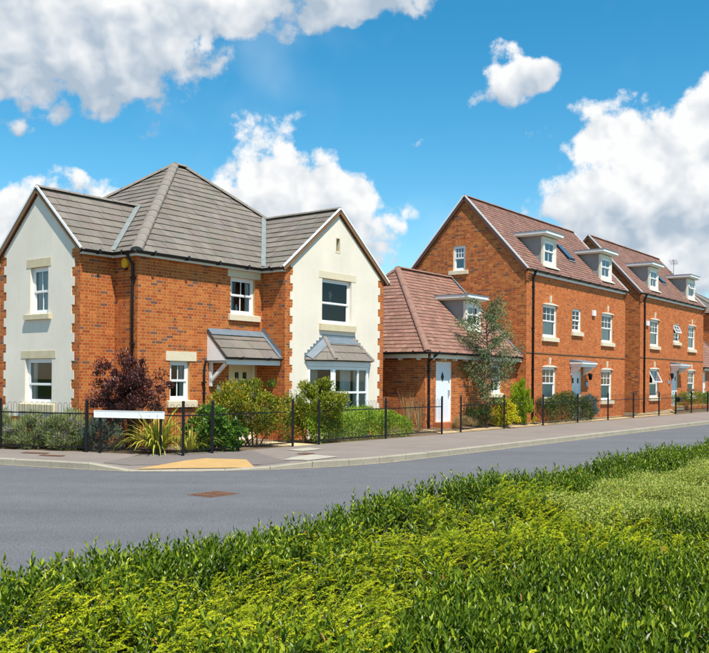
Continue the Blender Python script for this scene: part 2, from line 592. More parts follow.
class Wall:
    """A wall line: s runs along d, z up, o outwards along n (local coordinates of its house)."""

    def __init__(s, A, d, n):
        s.A = Vector((A[0], A[1], 0))
        s.d = Vector((d[0], d[1], 0)).normalized()
        s.n = Vector((n[0], n[1], 0)).normalized()

    def p(s, a, z, o=0.0):
        return s.A + s.d * a + s.n * o + Vector((0, 0, z))

    def box(s, mb, s0, s1, z0, z1, o0, o1):
        return mb.hexa([s.p(s0, z0, o0), s.p(s1, z0, o0), s.p(s1, z0, o1), s.p(s0, z0, o1),
                        s.p(s0, z1, o0), s.p(s1, z1, o0), s.p(s1, z1, o1), s.p(s0, z1, o1)])


def top_at(top, a):
    for (a0, z0), (a1, z1) in zip(top, top[1:]):
        if a0 - 1e-6 <= a <= a1 + 1e-6:
            return z0 + (z1 - z0) * (a - a0) / max(1e-6, a1 - a0)
    return top[0][1] if a < top[0][0] else top[-1][1]


def brick_wall(house, W, s0, s1, zb, top, openings, mortar, pal, skip=None, thick=0.22, ext=(0.0, 0.0), seed=1, soldier=(), bricks=True, name='wall'):
    rg = np.random.default_rng(seed)
    mb = MB()
    cuts = sorted({s0 + 0.004, s1 - 0.004} | {x for o in openings for x in o[:2]} | {a for a, _ in top if s0 < a < s1})
    for a, b in zip(cuts, cuts[1:]):
        if b - a < 1e-4:
            continue
        m = (a + b) / 2
        hs = sorted([(o[2], o[3]) for o in openings if o[0] < m < o[1]])
        z = zb
        segs = []
        for (h0, h1) in hs:
            segs.append((z, z, h0, h0))
            z = h1
        segs.append((z, z, top_at(top, a), top_at(top, b)))
        for (za, zb_, ta, tb) in segs:
            if max(ta - za, tb - zb_) < 1e-3:
                continue
            mb.hexa([W.p(a, za, -thick), W.p(b, zb_, -thick), W.p(b, zb_, 0), W.p(a, za, 0),
                     W.p(a, ta, -thick), W.p(b, tb, -thick), W.p(b, tb, 0), W.p(a, ta, 0)])
    wo_ = mb.build(name, mortar, house)
    if not bricks:
        return wo_
    rects = []
    zmax = max(z for _, z in top)
    k = 0
    z = zb
    apex_pairs = list(zip(top, top[1:]))
    while z < zmax:
        z0, z1 = z + 0.0065, z + 0.0685
        # span below the top line at z1
        lo, hi = s0 - ext[0], s1 + ext[1]
        for (a0, t0), (a1, t1) in apex_pairs:
            if t0 < z1 and t1 > z1:
                lo = max(lo, a0 + (z1 - t0) / (t1 - t0) * (a1 - a0))
            if t1 < z1 and t0 > z1:
                hi = min(hi, a0 + (z1 - t0) / (t1 - t0) * (a1 - a0))
        if all(t < z1 for _, t in top):
            break
        blocks = [(o[0], o[1]) for o in openings if o[2] < z1 - 0.01 and o[3] > z0 + 0.01]
        blocks += [(o[0], o[1]) for o in soldier if o[2] < z1 - 0.01 and o[3] > z0 + 0.01]
        if skip:
            blocks += skip(z0, z1)
        blocks.sort()
        spans = []
        c = lo
        for b0, b1 in blocks:
            if b0 > c:
                spans.append((c, min(b0, hi)))
            c = max(c, b1)
        if c < hi:
            spans.append((c, hi))
        off = (k % 2) * 0.16875 - 0.1125
        for (a, b) in spans:
            i = math.floor((a - off - s0) / 0.3375)
            x = s0 + off + i * 0.3375
            while x < b:      # Flemish bond: stretcher, header, stretcher ...
                for (u0, u1) in ((0.006, 0.219), (0.231, 0.3315)):
                    q0, q1 = max(x + u0, a), min(x + u1, b)
                    if q1 - q0 > 0.025:
                        rects.append((q0, q1, z0, z1))
                x += 0.3375
        z += 0.075
        k += 1
    for (a, b, h0, h1) in soldier:
        n = max(2, round((b - a) / 0.075))
        wdt = (b - a) / n
        for i in range(n):
            rects.append((a + i * wdt + 0.005, a + (i + 1) * wdt - 0.005, h0 + 0.005, h1 - 0.005))
    r = np.array(rects)
    n = len(r)
    A, d, nn = (np.array(q) for q in (W.A, W.d, W.n))
    pr = 0.0015 + rg.random(n) * 0.0015
    V = np.zeros((n, 8, 3))
    for j, (si, zi, oi) in enumerate(((0, 2, 1), (1, 2, 1), (1, 3, 1), (0, 3, 1), (0, 2, 0), (1, 2, 0), (1, 3, 0), (0, 3, 0))):
        o_ = pr if oi else np.full(n, -0.002)
        V[:, j, :] = A + r[:, si, None] * d + o_[:, None] * nn
        V[:, j, 2] += r[:, zi]
    T = np.array([(0, 1, 2, 3), (0, 4, 5, 1), (1, 5, 6, 2), (2, 6, 7, 3), (3, 7, 4, 0)])
    F = (np.arange(n)[:, None, None] * 8 + T[None]).reshape(-1, 4)
    ci = rg.choice(len(pal[1]), n, p=pal[1] / pal[1].sum())
    c = pal[0][ci] * (0.88 + 0.24 * rg.random((n, 1)))
    c = np.repeat(c, 8, axis=0)
    bo = np_obj('brick_courses', V.reshape(-1, 3), F, 'brick', wo_, col=c)
    tag(bo, kind='stuff')
    return wo_


# ------------------------------------------------------------------ roofs
TILE_GREY = (0.182, 0.157, 0.132)
TILE_RED = (0.228, 0.124, 0.096)


def roof_plane(house, pts, gauge, tw, tilemat, deckmat, base, seed=1, thick=0.06, lift=0.03, name='roof_slope', loose=False, spread=0.07):
    """pts: coplanar convex polygon, pts[0]-pts[1] is the eave."""
    rg = np.random.default_rng(seed)
    P = [Vector(p) for p in pts]
    e = (P[1] - P[0]).normalized()
    nrm = e.cross(P[-1] - P[0])
    nrm.normalize()
    if nrm.z < 0:
        nrm = -nrm
    w = nrm.cross(e).normalized()
    if w.z < 0:
        w = -w
    deck = MB().prism(P, -nrm * thick).build(name, deckmat, house)
    q = [((p - P[0]).dot(e), (p - P[0]).dot(w)) for p in P]
    ymax = max(y for _, y in q)

    def span(y):
        y = min(max(y, 0.0005), ymax - 0.0005)
        xs = []
        for (x0, y0), (x1, y1) in zip(q, q[1:] + q[:1]):
            if (y0 <= y < y1) or (y1 <= y < y0):
                xs.append(x0 + (y - y0) / (y1 - y0) * (x1 - x0))
        return (min(xs), max(xs)) if len(xs) >= 2 else (0, 0)
    tiles = []
    rows = int(math.ceil(ymax / gauge))
    for j in range(rows):
        y0 = j * gauge - (0.03 if j == 0 else 0.0)
        y1 = min((j + 1) * gauge + 0.02, ymax)
        a0, b0 = span(y0)
        a1, b1 = span(y1)
        off = (j % 2) * tw / 2
        i0 = math.floor((min(a0, a1) - off) / tw)
        i1 = math.ceil((max(b0, b1) - off) / tw)
        for i in range(i0, i1 + 1):
            xl, xr = i * tw + off + 0.003, (i + 1) * tw + off - 0.003
            l0, r0 = max(xl, a0), min(xr, b0)
            l1, r1 = max(xl, a1), min(xr, b1)
            if r0 - l0 < 0.015:
                continue
            if r1 < l1:
                r1 = l1 = (l1 + r1) / 2 if abs(l1 - r1) > 0 else l1
                l1 = r1 = min(max(l1, l0), r0)
            tiles.append((l0, r0, l1, r1, y0, y1))
    t = np.array(tiles)
    n = len(t)
    E, Wv, Nn, O = (np.array(x) for x in (e, w, nrm, P[0]))
    lo = lift + rg.normal(0, 0.0025, n)
    hi = np.full(n, 0.006)

    def pt(x, y, h):
        return O + x[:, None] * E + y[:, None] * Wv + h[:, None] * Nn
    under = np.maximum(lo - 0.022, 0.004)
    V = np.stack([pt(t[:, 0], t[:, 4], lo), pt(t[:, 1], t[:, 4], lo), pt(t[:, 3], t[:, 5], hi), pt(t[:, 2], t[:, 5], hi),
                  pt(t[:, 0], t[:, 4], under), pt(t[:, 1], t[:, 4], under)], 1)
    T = np.array([(0, 1, 2, 3), (4, 5, 1, 0)])
    c = np.array(base) * (1 + rg.normal(0, spread, (n, 1))) * (1 + rg.normal(0, 0.02, (n, 3)))
    if loose:
        for i in range(n):
            V8 = np.concatenate([V[i], [V[i][2] - Nn * 0.004, V[i][3] - Nn * 0.004]])
            F8 = np.array([(0, 1, 2, 3), (4, 5, 1, 0), (0, 3, 7, 4), (1, 5, 6, 2)])
            np_obj('roof_tile', V8, F8, tilemat, deck, col=np.repeat(c[i:i + 1], 8, 0))
        return deck
    F = (np.arange(n)[:, None, None] * 6 + T[None]).reshape(-1, 4)
    o = np_obj('roof_tiles', V.reshape(-1, 3), F, tilemat, deck, col=np.repeat(c, 6, axis=0))
    tag(o, kind='stuff')
    return deck


_ridge_cache = {}


def ridge_run(house, a, b, mat, r=0.13, piece=0.45, name='ridge_tile', drop=0.05):
    a, b = Vector(a), Vector(b)
    n = max(1, round((b - a).length / piece))
    L = (b - a).length / n
    key = (mat, round(L, 3), r)
    if key not in _ridge_cache:
        mb = MB()
        seg = 6
        for x in (0.0, L - 0.006):
            rr = r if x == 0 else r * 0.95
            for k in range(seg + 1):
                t = math.pi * k / seg
                mb.v.append((x, math.cos(t) * rr, math.sin(t) * rr * 0.62))
        for k in range(seg):
            mb.f.append((k, k + 1, seg + 2 + k, seg + 1 + k))
        mb.f.append(tuple(range(seg + 1)))
        mb.f.append(tuple(range(seg + 1, 2 * seg + 2))[::-1])
        _ridge_cache[key] = mb.mesh('ridge_tile', mat, False)
    me = _ridge_cache[key]
    d = (b - a).normalized()
    y = Vector((0, 0, 1)).cross(d).normalized()
    z = d.cross(y)
    for i in range(n):
        p = a + d * (L * i) - z * drop + z * rnd.uniform(-0.004, 0.004)
        M = Matrix.Identity(4)
        for r_ in range(3):
            M[r_][0], M[r_][1], M[r_][2], M[r_][3] = d[r_], y[r_], z[r_], p[r_]
        inst(name, me, house, M)


def gutter(house, a, b, r=0.066, mat='black_plastic'):
    a, b = Vector(a), Vector(b)
    d = (b - a).normalized()
    y = Vector((0, 0, 1)).cross(d).normalized()
    mb = MB()
    prof = [(math.cos(t) * rr, math.sin(t) * rr) for rr, rng in ((r, range(0, 7)), (r * 0.88, range(6, -1, -1))) for t in [math.pi + math.pi * k / 6 for k in rng]]
    n = len(prof)
    for p in (a, b):
        for (q, z) in prof:
            mb.v.append(tuple(p + y * q + Vector((0, 0, z))))
    for k in range(n):
        k2 = (k + 1) % n
        mb.f.append((k, k2, n + k2, n + k))
    mb.f.append(tuple(range(n)))
    mb.f.append(tuple(range(n, 2 * n))[::-1])
    g = mb.build('gutter', mat, house)
    L = (b - a).length
    k = max(1, int(L / 1.0))
    for i in range(k):
        p = a + d * (L * (i + 0.5) / k)
        br = MB()
        br.bar(p - y * (r * 1.12) - d * 0.03 + Vector((0, 0, -0.02)), p - y * (r * 1.12) + d * 0.03 + Vector((0, 0, -0.02)), 0.014, r * 1.5)
        br.bar(p + y * (r * 1.12) - d * 0.03 + Vector((0, 0, -0.02)), p + y * (r * 1.12) + d * 0.03 + Vector((0, 0, -0.02)), 0.014, r * 1.5)
        br.bar(p - d * 0.03 - Vector((0, 0, r * 1.08)), p + d * 0.03 - Vector((0, 0, r * 1.08)), r * 2.3, 0.014)
        br.build('gutter_bracket', mat, g)
    return g


def downpipe(house, W, s, z_top, z_bot, eave_o=0.14, r=0.036):
    mb = MB()
    mb.tube([W.p(s, z_top, eave_o), W.p(s, z_top - 0.06, eave_o), W.p(s, z_top - 0.26, 0.06), W.p(s, z_top - 0.34, 0.055), W.p(s, z_bot, 0.055)], r, 8)
    o = mb.build('downpipe', 'black_plastic', house, True)
    z = z_top - 0.6
    while z > z_bot + 0.2:
        m2 = MB()
        W.box(m2, s - 0.055, s + 0.055, z - 0.02, z + 0.02, 0.004, 0.098)
        m2.build('pipe_clip', 'black_plastic', o)
        z -= 1.6
    return o


# ------------------------------------------------------------------ windows
def ring(mb, W, s0, s1, z0, z1, w, o0, o1, wb=None):
    wb = wb or w
    W.box(mb, s0, s0 + w, z0, z1, o0, o1)
    W.box(mb, s1 - w, s1, z0, z1, o0, o1)
    W.box(mb, s0 + w, s1 - w, z0, z0 + wb, o0, o1)
    W.box(mb, s0 + w, s1 - w, z1 - w, z1, o0, o1)
    return mb


def curtain_mesh(W, s0, s1, z0, z1, o):
    mb = MB()
    n = max(6, int((s1 - s0) / 0.03))
    for i in range(n + 1):
        a = s0 + (s1 - s0) * i / n
        oo = o + 0.025 * math.sin(i * 2.1) + 0.01 * math.sin(i * 0.7)
        mb.v += [tuple(W.p(a, z0, oo)), tuple(W.p(a, z1, oo))]
    for i in range(n):
        mb.f.append((2 * i, 2 * i + 2, 2 * i + 3, 2 * i + 1))
    return mb


def window(house, W, s0, s1, z0, z1, top_bars=(2, 1), low_bars=(1, 1), recess=0.075, split=0.5, curtains='sides', open_top=0.0, glass='glass',
           frame=0.055, sash=0.05, cmat='curtain', room=True, depth=0.7):
    f = ring(MB(), W, s0 + 0.002, s1 - 0.002, z0 + 0.002, z1 - 0.002, frame, -recess - 0.06, -recess)
    win = f.build('window', 'upvc', house)
    a0, a1, b0, b1 = s0 + frame, s1 - frame, z0 + frame, z1 - frame
    zm = b0 + (b1 - b0) * split
    WW = W

    def do_sash(nm, q0, q1, bars, o0, tilt=0.0):
        m = MB()
        ring(m, WW, a0 + 0.004, a1 - 0.004, q0 + 0.003, q1 - 0.003, sash, o0 - 0.045, o0)
        gx0, gx1, gz0, gz1 = a0 + sash, a1 - sash, q0 + sash, q1 - sash
        for i in range(1, bars[0]):
            x = gx0 + (gx1 - gx0) * i / bars[0]
            WW.box(m, x - 0.011, x + 0.011, gz0 + 0.001, gz1 - 0.001, o0 - 0.034, o0 - 0.006)
        for j in range(1, bars[1]):
            z = gz0 + (gz1 - gz0) * j / bars[1]
            WW.box(m, gx0 + 0.001, gx1 - 0.001, z - 0.011, z + 0.011, o0 - 0.032, o0 - 0.008)
        p = MB()
        p.poly([WW.p(gx0 - 0.01, gz0 - 0.01, o0 - 0.02), WW.p(gx1 + 0.01, gz0 - 0.01, o0 - 0.02), WW.p(gx1 + 0.01, gz1 + 0.01, o0 - 0.02), WW.p(gx0 - 0.01, gz1 + 0.01, o0 - 0.02)])
        if WW.d.cross(Vector((0, 0, 1))).dot(WW.n) < 0:
            p.f = [f_[::-1] for f_ in p.f]
        if tilt:
            hz = Vector(WW.p((a0 + a1) / 2, q1, o0))
            ax = Vector(WW.d)
            rot = Matrix.Translation(hz) @ Matrix.Rotation(tilt, 4, ax) @ Matrix.Translation(-hz)
            m.v = [tuple(rot @ Vector(v)) for v in m.v]
            p.v = [tuple(rot @ Vector(v)) for v in p.v]
        m.build(nm, 'upvc', win)
        p.build('pane', glass, win)
    tl = -open_top if W.d.cross(Vector((0, 0, 1))).dot(W.n) > 0 else open_top
    do_sash('lower_sash', b0, zm + 0.02, low_bars, -recess - 0.03)
    do_sash('upper_sash', zm - 0.02, b1, top_bars, -recess - 0.004, tl)
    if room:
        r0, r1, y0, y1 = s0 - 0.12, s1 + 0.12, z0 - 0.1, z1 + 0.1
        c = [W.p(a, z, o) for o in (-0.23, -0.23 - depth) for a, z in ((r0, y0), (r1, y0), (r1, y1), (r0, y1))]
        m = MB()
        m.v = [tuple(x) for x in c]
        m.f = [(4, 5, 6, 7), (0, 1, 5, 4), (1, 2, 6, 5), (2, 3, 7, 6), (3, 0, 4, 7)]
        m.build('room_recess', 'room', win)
    cz = z0 + 0.02
    if curtains == 'sides':
        ww = (s1 - s0) * 0.24
        curtain_mesh(W, s0 + 0.01, s0 + ww, cz, z1, -0.175).build('curtain', cmat, win)
        curtain_mesh(W, s1 - ww, s1 - 0.01, cz, z1, -0.175).build('curtain', cmat, win)
    elif curtains == 'half':
        curtain_mesh(W, s0 + 0.01, s1 - 0.01, cz, zm, -0.165).build('net_curtain', cmat, win)
        curtain_mesh(W, s0 + 0.01, s0 + (s1 - s0) * .25, cz, z1, -0.20).build('curtain', 'curtain', win)
        curtain_mesh(W, s1 - (s1 - s0) * .25, s1 - 0.01, cz, z1, -0.20).build('curtain', 'curtain', win)
    elif curtains == 'right':
        ww = (s1 - s0) * 0.3
        curtain_mesh(W, s1 - ww, s1 - 0.01, cz, z1, -0.175).build('curtain', cmat, win)
    elif curtains == 'full':
        curtain_mesh(W, s0 + 0.01, s1 - 0.01, cz, z1, -0.175).build('curtain', cmat, win)
    return win


def sill(win, W, s0, s1, z0, z1, mat='stone_sill', out=0.075):
    m = MB()
    m.hexa([W.p(s0, z0, -0.07), W.p(s1, z0, -0.07), W.p(s1, z0, out), W.p(s0, z0, out), W.p(s0, z1 + 0.02, -0.07), W.p(s1, z1 + 0.02, -0.07), W.p(s1, z1 - 0.015, out), W.p(s0, z1 - 0.015, out)])
    return m.build('sill', mat, win)


def lintel(win, W, s0, s1, z0, z1, mat='stone', out=0.02):
    m = MB()
    W.box(m, s0, s1, z0, z1, -0.1, out)
    return m.build('lintel', mat, win)

# ------------------------------------------------------------------ ground frame
ANG = 0.6431
RU = Vector((math.sin(ANG), math.cos(ANG), 0))       # along the road
RN = Vector((math.cos(ANG), -math.sin(ANG), 0))      # across it, towards the camera


def road(s, n, z=0.0):
    p = RU * s + RN * n
    return Vector((p.x, p.y, z))


KERB_N = -11.2
BACK_N = -14.6
# kerb line and back edge of the pavement, in pairs: (kerb xy, kerb height, back xy)
PAIRS = [((-40, 29.4), .12, (-40, 31.9)), ((-20, 22.75), .12, (-20, 24.95)), ((-10.5, 19.63), .12, (-10.5, 21.65)), ((-7.29, 18.54), .12, (-8.22, 20.86)),
         ((-5.2, 17.66), .12, (-5.9, 20.16)), ((-4.36, 17.39), .014, (-4.9, 19.82)), ((-3.09, 17.5), .014, (-3.72, 19.42)),
         ((-1.95, 17.86), .014, (-3.0, 20.5)), ((-0.95, 18.33), .12, (-2.1, 21.7)), ((-0.35, 18.72), .12, (-1.65, 22.3)), ((0.22, 19.22), .12, (-1.2, 22.85)), ((0.85, 19.88), .12, (-0.7, 23.5))]
for s_ in (17.6, 19, 21, 23, 25, 27, 30, 33, 36, 40, 45, 50, 55, 60, 70, 85, 110, 150):
    k_ = road(s_, KERB_N)
    b_ = road(s_ + 1.6 if s_ < 24 else s_ + 1.0, BACK_N)
    PAIRS.append(((k_.x, k_.y), .12, (b_.x, b_.y)))
PZ = 0.13


def tri_z(p, a, b, c):
    (x, y), (x1, y1, z1), (x2, y2, z2), (x3, y3, z3) = p, a, b, c
    d = (y2 - y3) * (x1 - x3) + (x3 - x2) * (y1 - y3)
    if abs(d) < 1e-9:
        return None
    l1 = ((y2 - y3) * (x - x3) + (x3 - x2) * (y - y3)) / d
    l2 = ((y3 - y1) * (x - x3) + (x1 - x3) * (y - y3)) / d
    l3 = 1 - l1 - l2
    if min(l1, l2, l3) < -1e-3:
        return None
    return l1 * z1 + l2 * z2 + l3 * z3


def pav_z(x, y):
    for (k0, h0, b0), (k1, h1, b1) in zip(PAIRS, PAIRS[1:]):
        K0, K1, B0, B1 = (*k0, h0), (*k1, h1), (*b0, PZ), (*b1, PZ)
        for t in ((K0, K1, B1), (K0, B1, B0)):
            z = tri_z((x, y), *t)
            if z is not None:
                return z
    return PZ


def draped(name, pts, mat, lift, n=14):
    """a thin sheet that follows the pavement: fan of small cells over a convex outline"""
    mb = MB()
    a, b, c, d = pts
    for i in range(n + 1):
        for j in range(n + 1):
            u, v = i / n, j / n
            x = (a[0] * (1 - u) + b[0] * u) * (1 - v) + (d[0] * (1 - u) + c[0] * u) * v
            y = (a[1] * (1 - u) + b[1] * u) * (1 - v) + (d[1] * (1 - u) + c[1] * u) * v
            mb.v.append((x, y, pav_z(x, y) + lift))
    for i in range(n):
        for j in range(n):
            q = i * (n + 1) + j
            mb.f.append((q, q + n + 1, q + n + 2, q + 1))
    return mb.build(name, mat)


# far ground out to the horizon
g = MB().box(-900, 900, -300, 1500, -0.5, -0.03).build('ground', 'meadow')
tag(g, kind='structure')
rp = [road(-70, -75), road(-70, -4.95), road(160, -4.95), road(160, -75)]
mb = MB()
mb.v = [(p.x, p.y, 0.0) for p in rp]
mb.f = [(0, 1, 2, 3)]
tag(mb.build('road', 'asphalt'), kind='structure')

# pavement
mb = MB()
for (k, h, b) in PAIRS:
    l_ = math.hypot(b[0] - k[0], b[1] - k[1])
    f_ = 0.075 / l_        # the sheet starts under the kerb stones
    mb.v += [(k[0] + (b[0] - k[0]) * f_, k[1] + (b[1] - k[1]) * f_, h), (b[0], b[1], PZ)]
for i in range(len(PAIRS) - 1):
    mb.f += [(2 * i, 2 * i + 2, 2 * i + 3), (2 * i, 2 * i + 3, 2 * i + 1)]
pav = tag(mb.build('pavement', 'pavement'), kind='structure')

# darker reinstated strip round the corner and the buff crossing
o = draped('pavement_patch', [(-5.0, 17.95), (-1.3, 18.55), (-2.35, 21.1), (-4.75, 19.6)], 'pavement_patch', 0.004)
tag(o, kind='structure')
o = draped('crossing_surface', [(-4.25, 17.5), (-1.98, 18.0), (-2.30, 19.25), (-3.15, 19.25)], 'buff_paving', 0.009)
tag(o, kind='structure')

# kerb stones
kerb = empty('kerb', (0, 0, 0))
tag(kerb, kind='structure')
pts = [Vector((k[0], k[1], h)) for k, h, b in PAIRS]
seglen = 0.92
carry = 0.0
path = []
for p, q in zip(pts, pts[1:]):
    L = (q - p).length
    path.append((p, q, L))
tot = sum(l for *_, l in path)


def along(t):
    for p, q, L in path:
        if t <= L:
            return p + (q - p) * (t / L)
        t -= L
    return path[-1][1]


t = max(0, 22.0)
stones = []
while t < tot and len(stones) < 95:
    a, b = along(t + 0.006), along(min(tot, t + seglen - 0.006))
    d = (b - a); d.z = 0; d.normalize()
    nn = Vector((d.y, -d.x, 0))      # towards the road
    w0, w1 = 0.012, -0.125
    ja, jb = rnd.uniform(-0.004, 0.004), rnd.uniform(-0.004, 0.004)
    m = MB()
    A0, A1, B0, B1 = a + nn * w0, a + nn * w1, b + nn * w0, b + nn * w1
    bev = 0.018
    rise_a, rise_b = 0.006 + ja, 0.006 + jb
    prof = lambda P0, P1, rz: [(P0.x, P0.y, -0.05), (P0.x, P0.y, P0.z + rz - bev), (P0.x - nn.x * bev, P0.y - nn.y * bev, P0.z + rz), (P1.x, P1.y, P1.z + rz), (P1.x, P1.y, -0.05)]
    pa, pb = prof(A0, A1, rise_a), prof(B0, B1, rise_b)
    m.v = pa + pb
    m.f = [(0, 1, 2, 3, 4), (9, 8, 7, 6, 5)] + [(i, 5 + i, 6 + i, i + 1) for i in range(4)]
    stones.append(m.build('kerb_stone', 'concrete', kerb))
    t += seglen
# rest of the kerb, too far to tell stones apart
m = MB()
se = along(t).dot(RU) + .01
m.hexa([road(se, KERB_N + .012, -.05), road(150, KERB_N + .012, -.05), road(150, KERB_N - .125, -.05), road(se, KERB_N - .125, -.05), road(se, KERB_N + .012, .126), road(150, KERB_N + .012, .126), road(150, KERB_N - .125, .126), road(se, KERB_N - .125, .126)])
# (only where the stones above stop)
m.build('kerb_run', 'concrete', kerb)

# grit gathered along the foot of the kerb
mb = MB()
gk = [Vector((k[0], k[1], 0)) for k, h_, b in PAIRS[2:]]
for i_, p in enumerate(gk):
    d_ = (gk[min(i_ + 1, len(gk) - 1)] - gk[max(i_ - 1, 0)]).normalized()
    nn_ = Vector((d_.y, -d_.x, 0))
    a_, b_ = p + nn_ * .0, p + nn_ * (.10 + .05 * rnd.random())
    mb.v += [(a_.x, a_.y, .0035), (b_.x, b_.y, .0035)]
for i_ in range(len(gk) - 1):
    mb.f.append((2 * i_, 2 * i_ + 1, 2 * i_ + 3, 2 * i_ + 2))
tag(mb.build('road_edge', 'grit'), kind='structure')
# iron covers
mh = empty('manhole_cover', (-2.18, 14.0, 0.0), R(90) - ANG)
m = MB(); ring_pts = 0.36
m.box(-.31, .31, -.25, .25, -0.02, 0.006).build('frame', 'rust_iron', mh)
for i in range(6):
    for j in range(2):
        m = MB().box(-.27 + j * .28, -.01 + j * .28, -.215 + i * .073, -.165 + i * .073, 0.004, 0.013)
        m.build('tread_bar', 'rust_iron', mh)
tag(mh, 'rusty brown rectangular iron cover set in the grey road', 'manhole cover')


def slab_cover(name, pts, mat, label, cat, lift=0.012):
    o_ = draped(name, pts, mat, lift, 6)
    tag(o_, label, cat)
    return o_


slab_cover('inspection_cover', [(-1.50, 18.95), (-0.95, 18.55), (-0.32, 19.5), (-0.95, 19.98)], 'slab', 'pale concrete inspection slab in the pavement, the larger one nearest the kerb', 'cover')
slab_cover('inspection_cover', [(-1.58, 21.2), (-1.2, 20.85), (-0.72, 21.55), (-1.12, 21.95)], 'slab', 'pale concrete inspection slab in the pavement, the smaller one nearest the fence gap', 'cover')
slab_cover('service_cover', [(-1.30, 20.15), (-1.05, 19.98), (-0.86, 20.3), (-1.11, 20.47)], 'rust_iron', 'small rusty cover between two pale slabs in the pavement', 'cover')
slab_cover('service_cover', [(-7.35, 19.8), (-6.75, 19.6), (-6.68, 19.82), (-7.28, 20.02)], 'rust_iron', 'rusty cover in the left pavement below the lavender, farther one', 'cover')
slab_cover('service_cover', [(-6.75, 19.2), (-6.2, 19.0), (-6.13, 19.2), (-6.68, 19.4)], 'rust_iron', 'rusty cover in the left pavement below the lavender, nearer one', 'cover')


# ------------------------------------------------------------------ garden ground behind the pavement
def garden_z(x, y):
    p = Vector((x, y, 0))
    s, n = p.dot(RU), p.dot(RN)
    back = max(0.0, BACK_N - n)
    z = 0.125
    k = min(1, max(0, (s - 22.5) / 3.0))
    z += 0.14 * k * min(1, back / 0.9)
    k3 = min(1, max(0, (s - 42.5) / 4.0))
    z += 0.16 * k3 * min(1, back / 0.6)
    return z


mb = MB()
ss = [9 + i * 0.75 for i in range(90)]
ns = [0, -.3, -.6, -.95, -1.4, -2, -3, -4.5, -6.5, -9, -14, -22]
for s_ in ss:
    for n_ in ns:
        p = road(s_, BACK_N + n_)
        # keep to the garden side of the left fence line
        mb.v.append((p.x, p.y, garden_z(p.x, p.y)))
for i in range(len(ss) - 1):
    for j in range(len(ns) - 1):
        q = i * len(ns) + j
        c = [mb.v[k] for k in (q, q + len(ns), q + len(ns) + 1, q + 1)]
        if all(((v[1] - 19.42) - (-(v[0] + 3.72) * 0.345)) > -0.02 for v in c):
            mb.f.append((q, q + len(ns), q + len(ns) + 1, q + 1))
tag(mb.build('garden_soil', 'soil'), kind='structure')
# wedge of soil up to the left fence
mb = MB()
lf = [(-3.72, 19.42), (-5.9, 20.16), (-8.22, 20.86), (-10.5, 21.65), (-20, 24.95)]
for (x, y) in lf:
    mb.v += [(x, y, 0.121), (x + 1.2, y + 3.4, 0.121)]
for i in range(len(lf) - 1):
    mb.f.append((2 * i, 2 * i + 1, 2 * i + 3, 2 * i + 2))
tag(mb.build('garden_bed', 'soil'), kind='structure')


def strip(name, pts, mat, lift):
    mb = MB()
    mb.v = [(p[0], p[1], garden_z(p[0], p[1]) + lift) for p in pts]
    mb.f = [tuple(range(len(pts)))]
    return tag(mb.build(name, mat), kind='structure')


def rp2(s, n):
    p = road(s, n)
    return (p.x, p.y)


strip('garden_path', [rp2(17.0, -14.62), rp2(17.9, -14.62), rp2(18.0, -16.1), rp2(15.6, -17.0), rp2(15.2, -16.0), rp2(16.6, -15.7)], 'buff_path', 0.01)
strip('dry_verge', [rp2(41.0, -14.65), rp2(47.5, -14.65), rp2(48.5, -15.22), rp2(43.4, -15.22)], 'dry_soil', 0.012)
strip('dry_verge', [rp2(24.2, -14.65), rp2(31.5, -14.65), rp2(31.5, -15.2), rp2(24.4, -15.6)], 'dry_soil', 0.012)
strip('dry_verge', [rp2(31.6, -14.65), rp2(41.0, -14.65), rp2(41.0, -15.2), rp2(31.6, -15.2)], 'dry_soil', 0.012)

# ------------------------------------------------------------------ the detached house
H1A = 0.6573
h1 = empty('detached_house', (-5.260, 21.75, 0), R(90) - H1A)
tag(h1, 'corner house with grey tiled hip roof and two cream rendered gables', 'house')
EV = 4.976           # height of the eaves line
ZB = -0.05
UB, UC, VB = 4.35, 8.954, 0.858
V1, V2, UL = 0.8576, 4.30, -1.03
W_front = Wall((0, 0), (1, 0), (0, -1))
W_wside = Wall((UB, 0), (0, -1), (-1, 0))
W_wing = Wall((0, -VB), (1, 0), (0, -1))
W_right = Wall((UC, -VB), (0, 1), (1, 0))
W_left = Wall((0, 0), (0, 1), (-1, 0))
W_lside = Wall((0, V1), (-1, 0), (0, -1))
W_lgab = Wall((UL, 0), (0, 1), (-1, 0))
W_lfar = Wall((0, V2), (-1, 0), (0, 1))
RW1, RW2 = 1.819, 1.56
M1 = RW1 / ((UC - UB) / 2)
M2 = RW2 / ((V2 - V1) / 2)

win_g = (1.03, 1.69, 1.24, 2.24)
win_u = (3.12, 4.06, 3.55, 4.55)
door_o = (3.07, 4.15, 0.14, 2.20)
brick_wall(h1, W_front, 0, UB, ZB, [(0, EV), (UB, EV)], [win_g, win_u, door_o], 'mortar', PAL_H1, ext=(0.003, 0), seed=3)
brick_wall(h1, W_wside, 0, VB, ZB, [(0, EV), (VB, EV)], [], 'mortar', PAL_H1, seed=4)
brick_wall(h1, W_left, 0, V1, ZB, [(0, EV), (V1, EV)], [], 'mortar', PAL_H1, seed=5)
brick_wall(h1, W_lside, 0, -UL, ZB, [(0, EV), (-UL, EV)], [], 'mortar', PAL_H1, seed=6)
brick_wall(h1, W_right, 0, 8.858, ZB, [(0, EV), (8.858, EV)], [], 'mortar', PAL_H1, seed=7)
brick_wall(h1, Wall((0, 0), (0, 1), (-1, 0)), V2, 8.0, ZB, [(V2, EV), (8.0, EV)], [], 'mortar', PAL_H1, seed=8, bricks=False)
